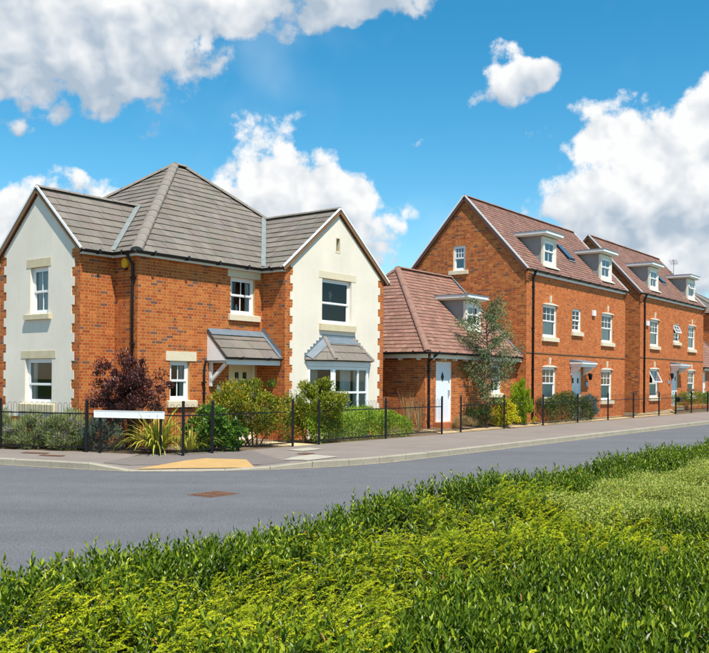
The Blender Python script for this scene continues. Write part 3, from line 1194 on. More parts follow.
brick_wall(h1, W_lfar, 0, -UL, ZB, [(0, EV), (-UL, EV)], [], 'mortar', PAL_H1, seed=9, bricks=False)
brick_wall(h1, Wall((0, 8.0), (1, 0), (0, 1)), 0, UC, ZB, [(0, EV), (UC, EV)], [], 'mortar', PAL_H1, seed=10, bricks=False)


def gable(house, W, e0, e1, rise, zr, openings, seed, q_short=0.20, q_long=0.31, off=0.17):
    mid = (e0 + e1) / 2
    m = rise / (mid - e0)
    top = [(e0, EV), (mid, EV + rise), (e1, EV)]

    def row(z):
        return int((z - ZB + 0.002) / 0.225) % 2

    def rint(z):
        w = q_long if row(z) else q_short
        lo, hi = e0 + w, e1 - w
        if z + off > EV:
            x = (z + off - EV) / m
            lo, hi = max(lo, e0 + x), min(hi, e1 - x)
        return lo, hi

    def skip(z0, z1):
        if z1 <= zr:
            return []
        lo, hi = rint(z0 + 0.02)
        return [(lo, hi)] if hi > lo else []
    brick_wall(house, W, e0, e1, ZB, top, openings, 'mortar', PAL_H1, skip=skip, ext=(0.003, 0.003), seed=seed)
    mb = MB()
    T = 0.014

    def cell(a, b, za, zb_, ta, tb):
        if max(ta - za, tb - zb_) > 0.002:
            mb.hexa([W.p(a, za, -0.003), W.p(b, zb_, -0.003), W.p(b, zb_, T), W.p(a, za, T), W.p(a, ta, -0.003), W.p(b, tb, -0.003), W.p(b, tb, T), W.p(a, ta, T)])
    tp = lambda a: top_at(top, a) - off
    cuts = sorted({e0 + q_long, mid, e1 - q_long} | {x for o in openings for x in o[:2]})
    for a, b in zip(cuts, cuts[1:]):
        c = (a + b) / 2
        z = zr
        for (h0, h1_) in sorted((o[2], o[3]) for o in openings if o[0] < c < o[1]):
            cell(a, b, z, z, h0, h0)
            z = h1_
        cell(a, b, z, z, tp(a), tp(b))
    # toothed edges
    z = ZB
    while z < EV + 0.2:
        if row(z + 0.05) == 0:
            z0, z1 = max(z, zr), z + 0.225
            for a, b in ((e0 + q_short, e0 + q_long), (e1 - q_long, e1 - q_short)):
                ta, tb = min(z1, tp(a)), min(z1, tp(b))
                if z1 > zr and max(ta, tb) > z0:
                    cell(a, b, z0, z0, max(ta, z0), max(tb, z0))
        z += 0.225
    return mb.build('render_panel', 'render', house)


wA_up = (2.12, 2.92, 3.38, 4.55)
wA_lo = (1.94, 3.12, 1.14, 2.27)
gable(h1, W_lgab, V1, V2, RW2, 0.80, [wA_up, wA_lo], 21)
wC_up = (5.91, 7.31, 3.42, 4.73)
bay_o = (5.75, 7.65, 0.80, 2.15)
slot = (6.55, 6.71, 5.57, 5.95)
gable(h1, W_wing, UB, UC, RW1, 0.55, [wC_up, bay_o, slot], 22)
m = MB(); W_wing.box(m, slot[0] - .05, slot[1] + .05, slot[2] - .05, slot[3] + .05, -0.19, -0.09)
m.build('vent_slot', 'screen', h1)
m = ring(MB(), W_wing, slot[0] - .03, slot[1] + .03, slot[2] - .05, slot[3] + .03, 0.035, -0.08, 0.022)
m.build('vent_surround', 'stone', h1)


def reveal(win, W, o, mat='render'):
    m = MB()
    for (a, b) in ((o[0], o[0] + 0.012), (o[1] - 0.012, o[1])):
        W.box(m, a, b, o[2] + 0.001, o[3] - 0.001, -0.075, 0.0135)
        m.build('reveal', mat, win)
        m = MB()


# left gable windows
w = window(h1, W_lgab, *wA_up, top_bars=(2, 1), low_bars=(2, 1), curtains='full', cmat='curtain', split=0.48)
reveal(w, W_lgab, wA_up)
lintel(w, W_lgab, 2.01, 3.07, 4.552, 4.76, 'stone_sill', 0.024)
sill(w, W_lgab, 1.98, 3.08, 3.24, 3.378, out=0.10)
w = window(h1, W_lgab, *wA_lo, top_bars=(1, 1), low_bars=(1, 1), curtains='sides', split=0.42)
reveal(w, W_lgab, wA_lo)
lintel(w, W_lgab, 1.79, 3.28, 2.272, 2.46, 'stone_sill', 0.024)
sill(w, W_lgab, 1.80, 3.28, 0.94, 1.138, out=0.10)
# front windows
w = window(h1, W_front, *win_g, top_bars=(2, 1), low_bars=(2, 1), curtains='right', split=0.5)
lintel(w, W_front, 0.89, 1.90, 2.242, 2.48)
sill(w, W_front, 0.93, 1.90, 1.07, 1.238, 'stone')
w = window(h1, W_front, *win_u, top_bars=(2, 1), low_bars=(2, 1), curtains='sides', split=0.52, cmat='net_curtain')
lintel(w, W_front, 3.0, 4.26, 4.552, 4.78)
sill(w, W_front, 3.03, 4.22, 3.38, 3.548, 'stone')
# an ornament on that sill
m = MB().tube([W_front.p(3.52, 3.60, -.2), W_front.p(3.52, 3.64, -.2), W_front.p(3.52, 3.74, -.2), W_front.p(3.52, 3.80, -.2), W_front.p(3.52, 3.84, -.2)], [.03, .045, .05, .025, .028], 8)
m.build('vase', 'white_plastic', w, True)
# wing window
w = window(h1, W_wing, *wC_up, top_bars=(1, 1), low_bars=(1, 1), curtains='none', split=0.46, glass='glass')
reveal(w, W_wing, wC_up)
lintel(w, W_wing, 5.77, 7.50, 4.732, 4.93, 'stone', 0.024)
sill(w, W_wing, 5.79, 7.46, 3.22, 3.418, out=0.09)
m = MB()
for k in range(7):
    a = k * 2 * math.pi / 7
    m.bar(W_wing.p(6.5, 4.28, -.16), W_wing.p(6.5 + .09 * math.cos(a), 4.28 + .13 * math.sin(a), -.16), 0.012, 0.02)
m.tube([W_wing.p(6.5, 3.95, -.16), W_wing.p(6.5, 4.28, -.16)], 0.008, 5)
m.build('ornament', 'stone', w)
m = MB()
for a0_, a1_ in ((2.5, 0.9), (0.64, 2.24)):
    pts_ = [W_wing.p(6.5 + .22 * math.cos(t), 3.93 + .16 * math.sin(t), -.165) for t in np.linspace(a0_, a1_, 7)]
    m.tube(pts_, 0.011, 5)
m.build('ornament', 'stone_sill', w)

# front door under its canopy
m = ring(MB(), W_front, *door_o, 0.06, -0.16, -0.08)
d = m.build('door', 'white_paint', h1)
m = MB(); W_front.box(m, door_o[0] + .062, door_o[1] - .062, door_o[2] + .02, door_o[3] - .062, -0.15, -0.10)
m.build('door_leaf', 'door_cream', d)
for a in (3.40, 3.70):
    m = MB(); W_front.box(m, a, a + .14, 1.80, 1.98, -0.104, -0.092); m.build('door_pane', 'screen', d)
for (a, b, z0, z1) in ((3.2, 3.55, .3, .95), (3.67, 4.02, .3, .95), (3.2, 3.55, 1.05, 1.7), (3.67, 4.02, 1.05, 1.7)):
    m = ring(MB(), W_front, a, b, z0, z1, .03, -.102, -.09); m.build('door_panel', 'door_cream', d)
m = MB(); W_front.box(m, 3.17, 3.21, 1.0, 1.16, -.10, -.05); m.build('door_handle', 'metal_grey', d)
m = MB(); W_front.box(m, door_o[0] - .05, door_o[1] + .05, 0.02, 0.135, -0.1, 0.22); m.build('door_step', 'concrete', d)

# canopy
CU0, CU1, CV, CZ0, CZ1 = 2.26, 4.34, -0.75, 2.36, 3.08
can = roof_plane(h1, [(CU0, CV, CZ0), (CU1, CV, CZ0), (CU1, -0.01, CZ1), (CU0, -0.01, CZ1)], 0.335, 0.35, 'tile_grey', 'deck', TILE_GREY, 31, loose=True, name='porch_canopy')
# white cheek, fascia, soffit, bracket and lead of the canopy
MB().prism([(CU0 + .01, -0.012, CZ0 - .09), (CU0 + .01, CV + .04, CZ0 - .09), (CU0 + .01, CV + .04, CZ0 - .065), (CU0 + .01, -0.012, CZ1 - .075)], (0.03, 0, 0)).build('cheek', 'white_paint', can)
MB().box(CU0 + .042, CU1 - .02, CV + .02, CV + .05, CZ0 - .19, CZ0 - .055).build('fascia', 'white_paint', can)
MB().box(CU0 + .042, CU1 - .02, CV + .051, -0.012, CZ0 - .14, CZ0 - .11).build('soffit', 'white_paint', can)
MB().bar((CU0 + .12, -0.03, 1.72), (CU0 + .12, CV + .14, CZ0 - .16), 0.07, 0.08).build('bracket', 'white_paint', can)
MB().box(CU0 + .085, CU0 + .155, -0.09, -0.012, 1.6, CZ0 - .142).build('bracket_post', 'white_paint', can)
sl_ = Vector((0, -CV, CZ1 - CZ0)).normalized()
nr_ = Vector((0, -sl_.z, sl_.y))
A_ = Vector((CU1 - .11, CV, CZ0)) + nr_ * .035
m = MB(); m.hexa([A_, A_ + Vector((.105, 0, 0)), A_ + Vector((.105, 0, 0)) + sl_ * 1.03, A_ + sl_ * 1.03, A_ + nr_ * .012, A_ + Vector((.105, 0, 0)) + nr_ * .012, A_ + Vector((.105, 0, 0)) + sl_ * 1.03 + nr_ * .012, A_ + sl_ * 1.03 + nr_ * .012])
m.build('lead_flashing', 'lead', can)
m = MB(); W_wside.box(m, 0.02, 0.74, 2.3, 2.31, .012, .016)
for k in range(5):
    b0 = 0.74 - k * .15
    z0 = CZ0 + (0.75 - b0) / 0.75 * (CZ1 - CZ0)
    W_wside.box(m, b0 - .15, b0, z0 + .02, z0 + .26, .0105, .016)
m.build('stepped_flashing', 'lead', can)
A_ = Vector((CU0, -0.17, CZ1 - .15)) + nr_ * .035
m = MB(); A2 = Vector((CU1 - .12, -0.17, CZ1 - .15)) + nr_ * .035
m.hexa([A_, A2, A2 + sl_ * .23, A_ + sl_ * .23, A_ + nr_ * .012, A2 + nr_ * .012, A2 + sl_ * .23 + nr_ * .012, A_ + sl_ * .23 + nr_ * .012])
m.build('lead_flashing', 'lead', can)
g_ = gutter(h1, (CU0 - .02, CV - .055, CZ0 + .0), (CU1 - .02, CV - .055, CZ0 + .0), 0.05)
# short rainwater pipe left of the porch
downpipe(h1, W_front, 2.14, 2.30, 0.1, 0.10, 0.03)
# lamp by the door
m = MB(); m.tube([W_front.p(2.55, 1.55, .03), W_front.p(2.55, 1.62, .10), W_front.p(2.55, 1.60, .16)], .015, 6)
lo_ = m.build('wall_lamp', 'metal_grey', h1, True)
MB().tube([W_front.p(2.55, 1.42, .16), W_front.p(2.55, 1.45, .16), W_front.p(2.55, 1.58, .16), W_front.p(2.55, 1.62, .16)], [.05, .07, .06, .02], 8).build('lamp_shade', 'white_plastic', lo_, True)

# bay window with its little hipped roof
BV = -1.40
bayp = [(5.30, -VB), (5.90, BV + .06), (7.54, BV + .06), (8.12, -VB)]
m = MB()
bp = [Vector((x, y, 0)) for x, y in bayp]
m.prism([(x, y, -0.05) for x, y in bayp], (0, 0, 0.75))
bay = m.build('bay_window', 'render', h1)
m = MB(); m.prism([(5.24, -VB, .70), (5.875, BV, .70), (7.565, BV, .70), (8.18, -VB, .70)], (0, 0, .085)); m.build('sill', 'upvc', bay)
m = MB(); m.prism([(5.26, -VB, 2.17), (5.885, BV + .02, 2.17), (7.555, BV + .02, 2.17), (8.16, -VB, 2.17)], (0, 0, .165)); m.build('fascia', 'white_paint', bay)
for (pa, pb, bars) in ((bp[0], bp[1], 1), (bp[1], bp[2], 2), (bp[2], bp[3], 1)):
    dd = (pb - pa); L = dd.length; dd.normalize()
    nn = Vector((dd.y, -dd.x, 0))
    Wb = Wall((pa.x, pa.y), (dd.x, dd.y), (nn.x, nn.y))
    f = ring(MB(), Wb, 0.002, L - .002, .79, 2.165, .085, -.07, .0)
    for i in range(1, bars):
        Wb.box(f, L * .70 - .03, L * .70 + .03, .875, 2.08, -.068, -.002)
    Wb.box(f, .087, L - .087, 1.40, 1.46, -.066, -.004) if bars > 1 else None
    f.build('bay_frame', 'upvc', bay)
    MB().poly([Wb.p(.06, .82, -.04), Wb.p(L - .06, .82, -.04), Wb.p(L - .06, 2.13, -.04), Wb.p(.06, 2.13, -.04)]).build('pane', 'glass', bay)
    if bars > 1:
        curtain_mesh(Wb, L * .72, L * .95, .82, 2.15, -.22).build('curtain', 'curtain', bay)
        curtain_mesh(Wb, L * .40, L * .72, .82, 2.15, -.30).build('curtain', 'net_curtain', bay)
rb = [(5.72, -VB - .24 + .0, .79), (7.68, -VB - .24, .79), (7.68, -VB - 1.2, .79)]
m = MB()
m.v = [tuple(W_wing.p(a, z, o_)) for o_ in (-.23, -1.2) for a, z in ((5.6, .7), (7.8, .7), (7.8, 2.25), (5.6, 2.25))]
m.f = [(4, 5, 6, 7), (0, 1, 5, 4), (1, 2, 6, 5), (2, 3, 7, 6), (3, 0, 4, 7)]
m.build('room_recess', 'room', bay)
bz0, bz1 = 2.36, 3.0
e0_, e1_, e2_, e3_ = Vector((5.16, -VB - .02, bz0)), Vector((5.83, BV - .08, bz0)), Vector((7.61, BV - .08, bz0)), Vector((8.26, -VB - .02, bz0))
t0_, t1_ = Vector((6.05, -VB - .02, bz1)), Vector((7.38, -VB - .02, bz1))
bf = roof_plane(h1, [e1_, e2_, t1_, t0_], 0.30, 0.33, 'tile_grey', 'deck', TILE_GREY, 41, loose=True, spread=.035, name='bay_roof')
roof_plane(h1, [e0_, e1_, t0_], 0.30, 0.33, 'tile_grey', 'deck', TILE_GREY, 42, loose=True, spread=.035, name='bay_roof')
roof_plane(h1, [e2_, e3_, t1_], 0.30, 0.33, 'tile_grey', 'deck', TILE_GREY, 43, loose=True, spread=.035, name='bay_roof')
up_ = Vector((0, 0, .03))
ridge_run(bf, e1_ + up_, t0_ + up_, 'hip_grey', r=.07, piece=.4, name='hip_tile', drop=.01)
ridge_run(bf, e2_ + up_, t1_ + up_, 'hip_grey', r=.07, piece=.4, name='hip_tile', drop=.01)


def flash(parent, a, b, w, nrm, mat='lead', t=.012, name='lead_flashing'):
    a, b = Vector(a), Vector(b)
    return MB().bar(a, b, w, t, up=nrm).build(name, mat, parent)


nb = (e2_ - e1_).cross(t0_ - e1_).normalized()
if nb.z < 0: nb = -nb
flash(bf, t0_ + nb * .055 + Vector((.02, -.06, -.10)), t1_ + nb * .055 + Vector((-.02, -.06, -.10)), .25, nb)
nl = (e1_ - e0_).cross(t0_ - e0_).normalized()
if nl.z < 0: nl = -nl
flash(bf, e0_ + nl * .065 + Vector((.14, -.05, .03)), t0_ + nl * .065 + Vector((.03, -.07, -.10)), .25, nl)
m = MB()
for k in range(7):
    a_, b_ = e0_.lerp(t0_, k / 7), e0_.lerp(t0_, (k + 1) / 7)
    W_wing.box(m, a_.x, b_.x, a_.z + .01, b_.z + .10, .015, .021)
W_wing.box(m, t0_.x, t1_.x, bz1 + .0, bz1 + .10, .015, .021)
for k in range(7):
    a_, b_ = e3_.lerp(t1_, k / 7), e3_.lerp(t1_, (k + 1) / 7)
    W_wing.box(m, b_.x, a_.x, a_.z + .01, b_.z + .10, .015, .021)
m.build('stepped_flashing', 'lead', bf)

# main hipped roof
MF = (8.37 - EV) / 4.0
AU0, AU1, AZ = 4.57, 5.02, 8.37
ML, MR = (AZ - EV) / AU0, (AZ - EV) / (UC - AU1)
oF = 0.15
zE = EV - MF * oF
oL, oR = (EV - zE) / ML, (EV - zE) / MR
c_fl, c_fr = (-oL, -oF, zE), (UC + oR, -oF, zE)
c_bl, c_br = (-oL, 8 + oF, zE), (UC + oR, 8 + oF, zE)
ap0, ap1 = (AU0, 4.0, AZ), (AU1, 4.0, AZ)
rA = dict(gauge=0.305, tw=0.33, tilemat='tile_grey', deckmat='deck', base=TILE_GREY)
roof_plane(h1, [c_fl, c_fr, ap1, ap0], seed=51, **rA)
roof_plane(h1, [c_bl, c_fl, ap0], seed=52, **rA)
roof_plane(h1, [c_fr, c_br, ap1], seed=53, **rA)
roof_plane(h1, [c_br, c_bl, ap0, ap1], seed=54, **rA)
hu = Vector((0, 0, .06))
for a_, b_ in ((c_fl, ap0), (c_bl, ap0), (c_fr, ap1), (c_br, ap1)):
    ridge_run(h1, Vector(a_) + hu, Vector(b_) + hu, 'hip_grey', r=.15, name='hip_tile')
ridge_run(h1, Vector(ap0) + hu, Vector(ap1) + hu, 'hip_grey', r=.15)
# wing with the bay
mu = (UB + UC) / 2
zr1 = EV + RW1
vv = (zr1 - EV) / MF
vo = -VB - 0.07
eo = (EV - zE) / M1
vs = (zE - EV) / MF
roof_plane(h1, [(UB - eo, vs + .12, zE), (UB - eo, vo, zE), (mu, vo, zr1), (mu, vv + .15, zr1)], seed=55, **rA)
roof_plane(h1, [(UC + eo, vo, zE), (UC + eo, vs + .12, zE), (mu, vv + .15, zr1), (mu, vo, zr1)], seed=56, **rA)
ridge_run(h1, Vector((mu, vo, zr1 + .05)), Vector((mu, vv - .05, zr1 + .05)), 'hip_grey', r=.12)
# left wing
mv = (V1 + V2) / 2
zr2 = EV + RW2
uu = (zr2 - EV) / ML
uo = UL - 0.07
eo2 = (EV - zE) / M2
us = (zE - EV) / ML
roof_plane(h1, [(uo, V1 - eo2, zE), (us + .12, V1 - eo2, zE), (uu + .15, mv, zr2), (uo, mv, zr2)], seed=57, **rA)
roof_plane(h1, [(us + .12, V2 + eo2, zE), (uo, V2 + eo2, zE), (uo, mv, zr2), (uu + .15, mv, zr2)], seed=58, **rA)
ridge_run(h1, Vector((uo, mv, zr2 + .05)), Vector((uu - .05, mv, zr2 + .05)), 'hip_grey', r=.12)
# lead valleys
flash(h1, (UB - eo + .04, vs - .0, zE + .085), (mu - .02, vv - .02, zr1 + .08), .13, Vector((-.35, -.35, 1)), 'lead_valley', name='valley_lead')
flash(h1, (us + .0, V1 - eo2 + .04, zE + .085), (uu - .02, mv - .02, zr2 + .08), .13, Vector((-.35, -.35, 1)), 'lead_valley', name='valley_lead')


def verge(house, a, b, n, w=0.05, h=0.11, mat='white_paint', drop=0.0, name='verge'):
    """capping along a gable edge from eave a to apex b, standing just outside the roof along n"""
    a, b, n = Vector(a), Vector(b), Vector(n)
    d = (b - a).normalized()
    upv = n.cross(d)
    if upv.z < 0: upv = -upv
    p, q = a + n * (w / 2 + .002) + upv * (0.035 - drop), b + n * (w / 2 + .002) + upv * (0.035 - drop)
    return MB().bar(p, q, w, h, up=upv).build(name, mat, house)


for (gn, ga, gb, gap_, mw) in (((0, -1, 0), (UB - eo, vo, zE), (UC + eo, vo, zE), (mu, vo, zr1), None), ((-1, 0, 0), (uo, V1 - eo2, zE), (uo, V2 + eo2, zE), (uo, mv, zr2), None)):
    for q in (ga, gb):
        verge(h1, q, gap_, gn, .035, .05)
        verge(h1, Vector(q) - Vector(gn) * .012, Vector(gap_) - Vector(gn) * .012, gn, .03, .085, 'brown_wood', drop=.085, name='undercloak')
# eaves: fascia, soffit and gutters
zg = zE + 0.005
for (a, b, nx) in (((-oL - .055, -oF - .055), (UB - eo - .1, -oF - .055), 0), ((UB - eo - .055, vs + .0), (UB - eo - .055, vo + .02), 0), ((UC + eo + .055, vo + .02), (UC + eo + .055, 8), 0),
                   ((-oL - .055, V1 - eo2 - .03), (-oL - .055, -oF - .055), 0), ((us - .05, V1 - eo2 - .055), (uo + .02, V1 - eo2 - .055), 0), ((uo + .02, V2 + eo2 + .055), (us, V2 + eo2 + .055), 0)):
    gutter(h1, (a[0], a[1], zg), (b[0], b[1], zg))
fz0, fz1 = zE - .105, zE - .045
MB().box(-oL + .01, UB - eo + .02, -oF + .005, -oF + .03, fz0, fz1).build('fascia', 'white_paint', h1)
MB().box(-oL + .035, UB - .01, -oF + .031, -.012, fz0 + .01, fz0 + .03).build('soffit', 'white_paint', h1)
MB().box(UB - eo + .005, UB - eo + .03, vo + .05, -oF + .0, fz0, fz1).build('fascia', 'white_paint', h1)
MB().box(UB - eo + .031, UB - .012, vo + .05, -oF + .02, fz0 + .012, fz0 + .032).build('soffit', 'white_paint', h1)
MB().box(-oL + .005, -oL + .03, -oF + .035, V1 - eo2, fz0, fz1).build('fascia', 'white_paint', h1)
MB().box(-oL + .031, -.012, -.01, V1 - .012, fz0 + .014, fz0 + .034).build('soffit', 'white_paint', h1)
MB().box(uo + .05, -oL, V1 - eo2 + .005, V1 - eo2 + .03, fz0, fz1).build('fascia', 'white_paint', h1)
MB().box(uo + .05, -.01, V1 - eo2 + .031, V1 - .012, fz0 + .016, fz0 + .036).build('soffit', 'white_paint', h1)
downpipe(h1, W_left, 0.13, zE - .02, 0.0, oL + .05, .034)
downpipe(h1, W_right, 7.0, zE - .02, 0.0, .2, .034)
# yellow alarm box
m = MB()
hexp = [W_left.p(.42 + .115 * math.cos(t), 4.60 + .13 * math.sin(t), .012) for t in [R(30 + 60 * k) for k in range(6)]]
m.prism(hexp, W_left.n * .07)
ab = m.build('alarm_box', 'yellow_plastic', h1)
m = MB(); W_left.box(m, .36, .48, 4.44, 4.475, .015, .06); m.build('alarm_lamp', 'black_plastic', ab)

# ------------------------------------------------------------------ houses of the row
K2 = 1.138
ROW0 = Vector((5.6929 * K2, 29.9121 * K2, 0))
RZ = R(90) - ANG


def row_point(U, V, z=0.0):
    p = ROW0 + RU * U - RN * V
    return Vector((p.x, p.y, z))


def dormer(house, f0, m_, z_e, U0, U1, Vf, z0, z1, openp=0.0, cmat='curtain', roofh=0.20):
    """flat-roofed dormer on a slope z = z_e + m_*V; returns nothing"""
    Wd = Wall((0, Vf), (1, 0), (0, -1))
    zt = z1 + 0.06
    Vb = (zt - z_e) / m_
    body = ring(MB(), Wd, U0, U1, z0, z1, .13, -.10, 0, wb=.10)
    dm = body.build('dormer', 'cream_paint', house)
    for (a, b) in ((U0 + .004, U0 + .05), (U1 - .05, U1 - .004)):
        MB().prism([(a, Vf + .101, z0 - .05), (a, Vf + .101, z1 + .03), (a, Vb + .15, z1 + .03), (a, Vb - .0, z1 - .12)], (b - a, 0, 0)).build('cheek', 'lead_cheek', dm)
    MB().box(U0 - .16, U1 + .16, Vf - .16, Vb + .25, z1 + .032, z1 + .09).build('cornice', 'cream_paint', dm)
    MB().box(U0 - .22, U1 + .22, Vf - .22, Vb + .3, z1 + .092, z1 + roofh).build('cornice', 'white_paint', dm)
    MB().box(U0 - .24, U1 + .24, Vf - .24, Vb + .35, z1 + roofh + .002, z1 + roofh + .025).build('lead_roof', 'lead', dm)
    m = MB(); m.hexa([Wd.p(U0 - .04, z0 - .06, 0.0), Wd.p(U1 + .04, z0 - .06, 0.0), Wd.p(U1 + .04, z0 - .10, .16), Wd.p(U0 - .04, z0 - .10, .16), Wd.p(U0 - .04, z0 + .02, .003), Wd.p(U1 + .04, z0 + .02, .003), Wd.p(U1 + .04, z0 - .07, .16), Wd.p(U0 - .04, z0 - .07, .16)])
    m.build('lead_apron', 'cream_paint', dm)
    window(house, Wd, U0 + .13, U1 - .13, z0 + .10, z1 - .13, top_bars=(2, 1), low_bars=(2, 1), recess=.03, glass='glass_sky', curtains='full' if cmat != 'curtain' else 'none', cmat=cmat, open_top=openp, room=True, depth=.35, split=.55)


def hood(house, W, s0, s1, z0, z1):
    m = MB(); W.box(m, s0, s1, z0 + .10, z1 - .06, .012, .52)
    h = m.build('door_hood', 'white_paint', house)
    m = MB(); W.box(m, s0 - .05, s1 + .05, z1 - .058, z1 - .0, .012, .58); m.build('cornice', 'white_paint', h)
    m = MB(); m.hexa([W.p(s0 - .05, z1 + .002, .012), W.p(s1 + .05, z1 + .002, .012), W.p(s1 + .05, z1 + .002, .58), W.p(s0 - .05, z1 + .002, .58), W.p(s0 - .05, z1 + .13, .012), W.p(s1 + .05, z1 + .13, .012), W.p(s1 + .05, z1 + .02, .58), W.p(s0 - .05, z1 + .02, .58)])
    m.build('lead_roof', 'lead', h)
    for a in (s0 + .06, s1 - .14):
        MB().prism([W.p(a, z0 - .25, .012), W.p(a, z0 + .098, .012), W.p(a, z0 + .098, .42), W.p(a, z0 - .02, .38), W.p(a, z0 - .14, .14)], W.d * .08).build('hood_bracket', 'white_paint', h)


def row_house(U0, width, zoff, label, ws, doors, dorms, light, alarm, lamp_s, seed, opens=(), aerial=None):
    base = row_point(U0, 0)
    h = empty('brick_house', (base.x, base.y, zoff), RZ)
    tag(h, label, 'house', 'red brick houses along the pavement')
    E, RISE, DEP = 6.10, 2.95, 5.37
    mid = DEP / 2
    M = RISE / mid
    Wf = Wall((0, 0), (1, 0), (0, -1))
    Wg = Wall((0, 0), (0, 1), (-1, 0))
    Wr = Wall((width, 0), (0, 1), (1, 0))
    ops = []
    sold = []
    for (a, b, z0, z1, kind) in ws:
        ops.append((a, b, z0, z1))
        if kind != 'small':
            sold.append((a - .11, b + .11, z1 + .01, z1 + .235))
    da, db, dz0, dz1 = doors
    ops.append((da, db, dz0, dz1))
    zb = -0.3
    brick_wall(h, Wf, 0, width, zb, [(0, E), (width, E)], ops, 'mortar_row', PAL_FRONT, ext=(.003, .003), seed=seed, soldier=sold)
    gw = (2.66, 3.22, 6.13, 7.12)
    gops = [gw] if seed == 100 else []
    brick_wall(h, Wg, 0, DEP, zb, [(0, E), (mid, E + RISE), (DEP, E)], gops, 'mortar_row', PAL_SIDE, seed=seed + 1, soldier=[(2.58, 3.30, 7.13, 7.355)] if gops else [])
    brick_wall(h, Wr, 0, DEP, zb, [(0, E), (mid, E + RISE), (DEP, E)], [], 'mortar_row', PAL_SIDE, seed=seed + 2)
    brick_wall(h, Wall((0, DEP), (1, 0), (0, 1)), 0, width, zb, [(0, E), (width, E)], [], 'mortar_row', PAL_SIDE, seed=seed + 3, bricks=False)
    for i, (a, b, z0, z1, kind) in enumerate(ws):
        op = 0.45 if i in opens else 0.0
        if kind == 'small':
            w_ = window(h, Wf, a, b, z0, z1, (2, 2), (2, 2), recess=.05, curtains='none', open_top=op)
        else:
            w_ = window(h, Wf, a, b, z0, z1, (1, 1) if op else (3, 2), (1, 1), recess=.05, curtains='half', cmat='net_curtain', open_top=op, split=.5)
            mm = MB()
            hp = [Wf.p(a - .05, z1 - .005, .012)] + [Wf.p(a - .05 + (b - a + .10) * t, z1 + .01 + .065 * math.sin(math.pi * t), .012) for t in np.linspace(0, 1, 9)] + [Wf.p(b + .05, z1 - .005, .012)]
            mm.prism(hp, Wf.n * .045); mm.build('window_head', 'cream_paint', w_)
            kx = (a + b) / 2
            mm = MB(); mm.hexa([Wf.p(kx - .06, z1 + .09, .0), Wf.p(kx + .06, z1 + .12, .0), Wf.p(kx + .06, z1 + .12, .05), Wf.p(kx - .06, z1 + .09, .05), Wf.p(kx - .085, z1 + .37, .0), Wf.p(kx + .085, z1 + .37, .0), Wf.p(kx + .085, z1 + .37, .05), Wf.p(kx - .085, z1 + .37, .05)])
            mm.build('keystone', 'stone', w_)
        sill(w_, Wf, a - .10, b + .10, z0 - .17, z0 - .002, 'stone', .09)
    if gops:
        w_ = window(h, Wg, *gw, (3, 2), (1, 1), recess=.05, curtains='full', cmat='pale_backing', glass='glass_sky')
        sill(w_, Wg, gw[0] - .14, gw[1] + .17, 5.97, 6.128, 'stone', .08)
    # door
    dr = ring(MB(), Wf, da, db, dz0, dz1, .06, -.14, -.06).build('door', 'upvc', h)
    mm = MB(); Wf.box(mm, da + .062, db - .062, dz0 + .02, dz1 - .062, -.13, -.08); mm.build('door_leaf', 'door_blue', dr)
    for a in (da + .2, db - .34):
        mm = MB(); Wf.box(mm, a, a + .14, dz1 - .52, dz1 - .30, -.083, -.072); mm.build('door_pane', 'screen', dr)
    for (za_, zb_) in ((.25, .75), (.85, 1.35)):
        for a in (da + .14, (da + db) / 2 + .04):
            mm = ring(MB(), Wf, a, a + .32, dz0 + za_, dz0 + zb_, .025, -.082, -.07); mm.build('door_panel', 'door_blue', dr)
    mm = MB(); Wf.box(mm, (da + db) / 2 - .12, (da + db) / 2 + .12, dz0 + .78, dz0 + .82, -.082, -.06); mm.build('letter_box', 'metal_grey', dr)
    mm = MB(); Wf.box(mm, da - .08, db + .08, dz0 - .14, dz0 - .004, -.05, .3); mm.build('door_step', 'concrete', dr)
    hood(h, Wf, da - .22, db + .22, dz1 + .06, dz1 + .34)
    # string course of projecting brick
    mm = MB()
    Wf.box(mm, -.004, width + .004, 2.83, 2.875, .004, .026)
    mm.build('string_course', 'lead_cheek' if False else 'brown_wood', h)
    # wall lamp and number plaque
    mm = MB().tube([Wf.p(lamp_s, 2.02, .02), Wf.p(lamp_s, 2.10, .10), Wf.p(lamp_s, 2.06, .17)], .02, 6)
    la = mm.build('wall_lamp', 'black_metal', h)
    MB().tube([Wf.p(lamp_s, 1.82, .17), Wf.p(lamp_s, 1.86, .17), Wf.p(lamp_s, 2.06, .17), Wf.p(lamp_s, 2.12, .17)], [.05, .075, .10, .03], 6).build('lamp_shade', 'black_metal', la)
    mm = MB(); Wf.box(mm, lamp_s - .12, lamp_s + .12, 1.55, 1.74, .012, .03); mm.build('number_plaque', 'blue_plaque', h)
    mm = MB(); Wf.box(mm, alarm[0] - .15, alarm[0] + .15, alarm[1] - .12, alarm[1] + .12, .012, .09); mm.build('alarm_box', 'white_plastic', h)
    # roof
    ro = dict(gauge=.165, tw=.21, tilemat='tile_red', deckmat='deck_red', base=TILE_RED, lift=.026, spread=.11)
    ov, vg = .09, .06
    zE_ = E - M * ov
    roof_plane(h, [(-vg, -ov, zE_), (width + vg, -ov, zE_), (width + vg, mid, E + RISE), (-vg, mid, E + RISE)], seed=seed + 5, **ro)
    roof_plane(h, [(width + vg, DEP + ov, zE_), (-vg, DEP + ov, zE_), (-vg, mid, E + RISE), (width + vg, mid, E + RISE)], seed=seed + 6, **ro)
    ridge_run(h, (-vg, mid, E + RISE + .04), (width + vg, mid, E + RISE + .04), 'hip_red', r=.11)
